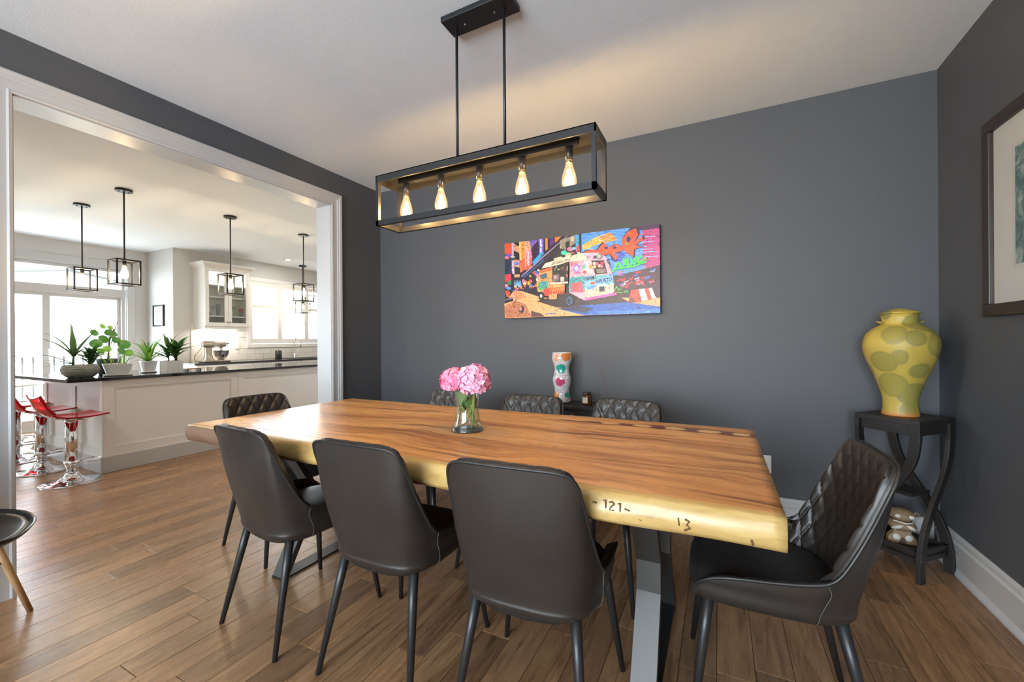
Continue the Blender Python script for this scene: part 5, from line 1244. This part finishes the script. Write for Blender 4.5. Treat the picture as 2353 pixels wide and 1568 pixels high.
for k in range(2):
    y0, y1 = .002 + k*wd_/2, (k+1)*wd_/2-.002; e = .055
    d = MB().box(dp-.021, dp, y0, y0+e, 0, hh-.002).box(dp-.021, dp, y1-e, y1, 0, hh-.002).box(dp-.021, dp, y0+e, y1-e, 0, e+.005).box(dp-.021, dp, y0+e, y1-e, hh-.002-e, hh-.002).build('door', MT['cab'], wc, bev=.001)
    MB().box(dp-.013, dp-.009, y0+e, y1-e, e+.005, hh-.002-e).build('pane', MT['clear'], d)
    MB().ball((dp+.014, (y1-.02 if k == 0 else y0+.02), .07), .012, 12, 8).build('knob', MT['dark_steel'], d)
ul = bpy.data.lights.new('cabinet_lamp', 'AREA'); ul.shape = 'RECTANGLE'; ul.size = .06; ul.size_y = .5; ul.energy = 3; ul.color = (1, .88, .72)
ulo = bpy.data.objects.new('under_cabinet_lamp', ul); COL.objects.link(ulo); ulo.parent = wc; ulo.location = (.10, .35, -.047)
MB().box(.06, .14, .08, .62, -.046, -.0452).build('light_strip', glow('strip_glow', (1, .9, .75), 8), wc)
cl = bpy.data.lights.new('cabinet_fill', 'POINT'); cl.energy = 2.2; cl.color = (1, .92, .80); cl.shadow_soft_size = .03  # added point light that brightens the cabinet interior
clo = bpy.data.objects.new('cabinet_fill_lamp', cl); COL.objects.link(clo); clo.parent = wc; clo.location = (.26, .35, hh-.04)
# glasses in the cabinet
MT['drink'] = pane('drinking_glass', (.93, .96, .95, 1), .12)
def tumbler(x, y, z, r, h_, lab, stem=False):
    if stem: pr = [(0, 0), (r*.9, 0), (r*.9, .003), (.004, .008), (.004, h_*.45), (r*.6, h_*.55), (r, h_*.75), (r*.85, h_), (r*.80, h_), (r*.9, h_*.75), (0, h_*.52)]
    else: pr = [(0, 0), (r*.85, 0), (r, h_), (r*.93, h_), (r*.8, .008), (0, .008)]
    tag(MB().lathe(pr, 18).build('drinking_glass', MT['drink'], None, (x, y, z)), lab, 'glass', 'glasses in the wall cabinet')
cx_, cz_ = XK+.20, 1.50
for k, (y, r, h_) in enumerate(((3.86, .034, .12), (3.94, .034, .12), (4.03, .030, .10), (4.20, .028, .13), (4.28, .030, .12), (4.36, .028, .11))):
    tumbler(cx_ + .03*(k % 2), y, cz_+.0185, r, h_, 'clear tumbler on the bottom of the wall cabinet, %s' % ('leftmost of the six', 'second from the left', 'third from the left', 'fourth from the left', 'second from the right', 'rightmost of the six')[k])
for k, (y, r, h_) in enumerate(((3.93, .030, .17), (4.16, .036, .18), (4.25, .036, .18))):
    tumbler(cx_, y, cz_+.1755, r, h_, 'stemmed glass on the second cabinet shelf, ' + ('left door', 'beside the door gap', 'middle of the right door')[k], True)
tumbler(cx_+.02, 4.00, cz_+.1755, .030, .20, 'tall dark tinted glass on the second cabinet shelf')
orn = thing('dark_ornament', 'small dark curled ornament on the second cabinet shelf', 'ornament', (cx_+.05, 3.835, cz_+.1755))
MB().lathe([(0, 0), (.045, 0), (.050, .010), (.030, .018), (0, .018)], 20).build('dish', MT['carved_dark'], orn); MB().ring((0, 0, .034), .018, .005, 18, 6, 'x').build('curl', MT['carved_dark'], orn)
rc = thing('red_rimmed_cup', 'little glass cup with a red band by the right door edge', 'cup', (cx_+.05, 4.355, cz_+.1755))
MB().lathe([(0, 0), (.026, 0), (.030, .05), (.034, .14), (.031, .14), (.026, .01), (0, .01)], 18).build('cup', MT['drink'], rc); MB().lathe([(.0335, .10), (.0350, .135)], 18).build('red_band', plain('red_band', (.5, .06, .05), .4), rc)
# ---- stand mixer
mx_ = thing('stand_mixer', 'champagne stand mixer with a steel bowl under the wall cabinet', 'mixer', (-7.42, 3.80, CTZ), rad(0))
MT['champ'] = plain('champagne_enamel', (.42, .36, .30), .25, .4)
MB().prism([(-.09, 0), (.30, 0), (.31, .012), (.30, .026), (-.08, .030), (-.095, .015)], 'x', -.10, .10).build('base', MT['champ'], mx_, bev=.010, )
rows = []
for (z, y0, y1, hx) in ((.025, -.075, .09, .085), (.06, -.055, .065, .065), (.12, -.045, .050, .052), (.18, -.048, .050, .050), (.235, -.055, .06, .055)):
    rows.append([((hx)*math.cos(a)*((abs(math.cos(a))**3+abs(math.sin(a))**3)**(-1/3)), (y0+y1)/2 + (y1-y0)/2*math.sin(a)*((abs(math.cos(a))**3+abs(math.sin(a))**3)**(-1/3)), z) for a in [2*PI*k/24 for k in range(24)]])
MB().grid(rows, closed=True).build('column', MT['champ'], mx_)
rows = []
for (y, cz, hz, hx) in ((-.085, .292, .004, .004), (-.080, .292, .040, .045), (-.05, .292, .056, .062), (.05, .292, .060, .066), (.18, .290, .056, .062), (.255, .288, .046, .052), (.275, .288, .030, .034), (.277, .288, .003, .003)):
    rows.append([(hx*math.cos(a), y, cz+hz*math.sin(a)) for a in [2*PI*k/24 for k in range(24)]])
MB().grid(rows, closed=True).build('motor_head', MT['champ'], mx_)
MB().tube([(0, .27, .290), (0, .292, .290)], .022, 16).build('hub_cap', MT['steel'], mx_); MB().tube([(.050, .27, .30), (.050, .30, .30)], .007, 10).build('attachment_knob', MT['black_metal'], mx_)
MB().box(-.068, .068, -.07, .262, .275, .281).build('chrome_band', MT['chrome'], mx_, bev=.002)
MB().tube([(0, .20, .24), (0, .20, .19), (0, .20, .12)], [.026, .014, .010], 14).build('beater_shaft', MT['steel'], mx_)
MB().lathe([(0, .030), (.045, .030), (.050, .045), (.085, .085), (.106, .13), (.112, .185), (.115, .188), (.108, .186), (.100, .13), (.08, .09), (.04, .05), (0, .05)], 36, (0, .20, 0)).build('mixing_bowl', MT['steel'], mx_)
MB().tube(cat_rom([(0, -.085, .25), (.02, -.14, .18), (.02, -.20, .10), (.02, -.19, .03), (.04, -.12, .006), (.05, -.04, .006)], 5), .0035, 8).build('power_cord', MT['black_metal'], mx_)
# ---- soap bottle, tap, sink, outlet
sp = thing('soap_dispenser', 'dark soap dispenser beside the sink', 'dispenser', (-7.50, 5.055, CTZ))
MB().lathe([(0, 0), (.045, 0), (.047, .004), (.047, .150), (.043, .156), (0, .156)], 28, sq=5).build('bottle', plain('charcoal_bottle', (.035, .035, .04), .35), sp); MB().tube([(0, 0, .156), (0, 0, .195)], .007, 10).build('pump', MT['steel'], sp); MB().tube([(0, 0, .195), (.045, 0, .198)], .006, 10).build('spout', MT['steel'], sp)
sk = thing('sink', 'dark undermount sink rim set in the back worktop', 'sink', (-7.38, 5.46, CTZ))
MB().box(-.19, .19, -.36, -.345, .0005, .004).box(-.19, .19, .345, .36, .0005, .004).box(-.19, -.175, -.345, .345, .0005, .004).box(.175, .19, -.345, .345, .0005, .004).build('rim', MT['dark_steel'], sk); MB().box(-.175, .175, -.345, .345, .0004, .001).build('basin', MT['black_metal'], sk)
fc = thing('kitchen_tap', 'chrome gooseneck kitchen tap in front of the shutters', 'tap', (-7.60, 5.46, CTZ))
MB().lathe([(0, 0), (.028, 0), (.028, .006), (.020, .012), (.018, .09), (.016, .095), (0, .095)], 24).build('tap_body', MT['chrome'], fc)
MB().tube(cat_rom([(0, 0, .09), (0, 0, .30), (.012, .006, .37), (.05, .025, .40), (.09, .045, .38), (.105, .052, .33), (.108, .054, .27)], 6), .011, 12).build('gooseneck', MT['chrome'], fc)
MB().tube([(.108, .054, .29), (.110, .055, .225)], [.014, .016], 14).build('spray_head', MT['chrome'], fc); MB().tube([(0, .018, .07), (0, .05, .085), (.01, .09, .12)], .006, 10).build('lever', MT['chrome'], fc); MB().ring((0, 0, .20), .015, .004, 20, 6).build('collar', MT['steel'], fc)
ko = thing('kitchen_outlet', 'cream double switch plate on the tiles beside the mixer', 'outlet', (XK+.0085, 4.42, 1.115))
MB().box(0, .006, -.04, .04, 0, .12).build('cover_plate', MT['outlet'], ko, bev=.002)
for y in (-.020, .004): MB().box(.006, .009, y, y+.018, .035, .085).build('rocker', MT['outlet'], ko)
# ---- little framed sketch on the return wall
sf = thing('framed_sketch', 'small grey sketch in a black frame on the short kitchen wall', 'picture', (-8.148, YR-.001, 1.50))
for (a, c, d, e) in ((-.165, .165, 0, .022), (-.165, .165, .325, .347), (-.165, -.143, .022, .325), (.143, .165, .022, .325)): MB().box(a, c, -.022, 0, d, e).build('frame_bar', MT['black_metal'], sf)
MB().box(-.143, .143, -.010, -.004, .022, .325).build('mat_board', plain('sketch_mat', (.70, .70, .69), .7), sf)
def sk_m():
    m = M('pencil_sketch'); n = m.noise(m.coord('Object'), 22, 5, .6, 1); m.color(m.ramp(n, [(.35, (.22, .23, .24, 1)), (.65, (.62, .62, .61, 1))])); m.set(Roughness=.7); return m.m
MB().box(-.052, .052, -.011, -.010, .095, .255).build('sketch', sk_m(), sf)
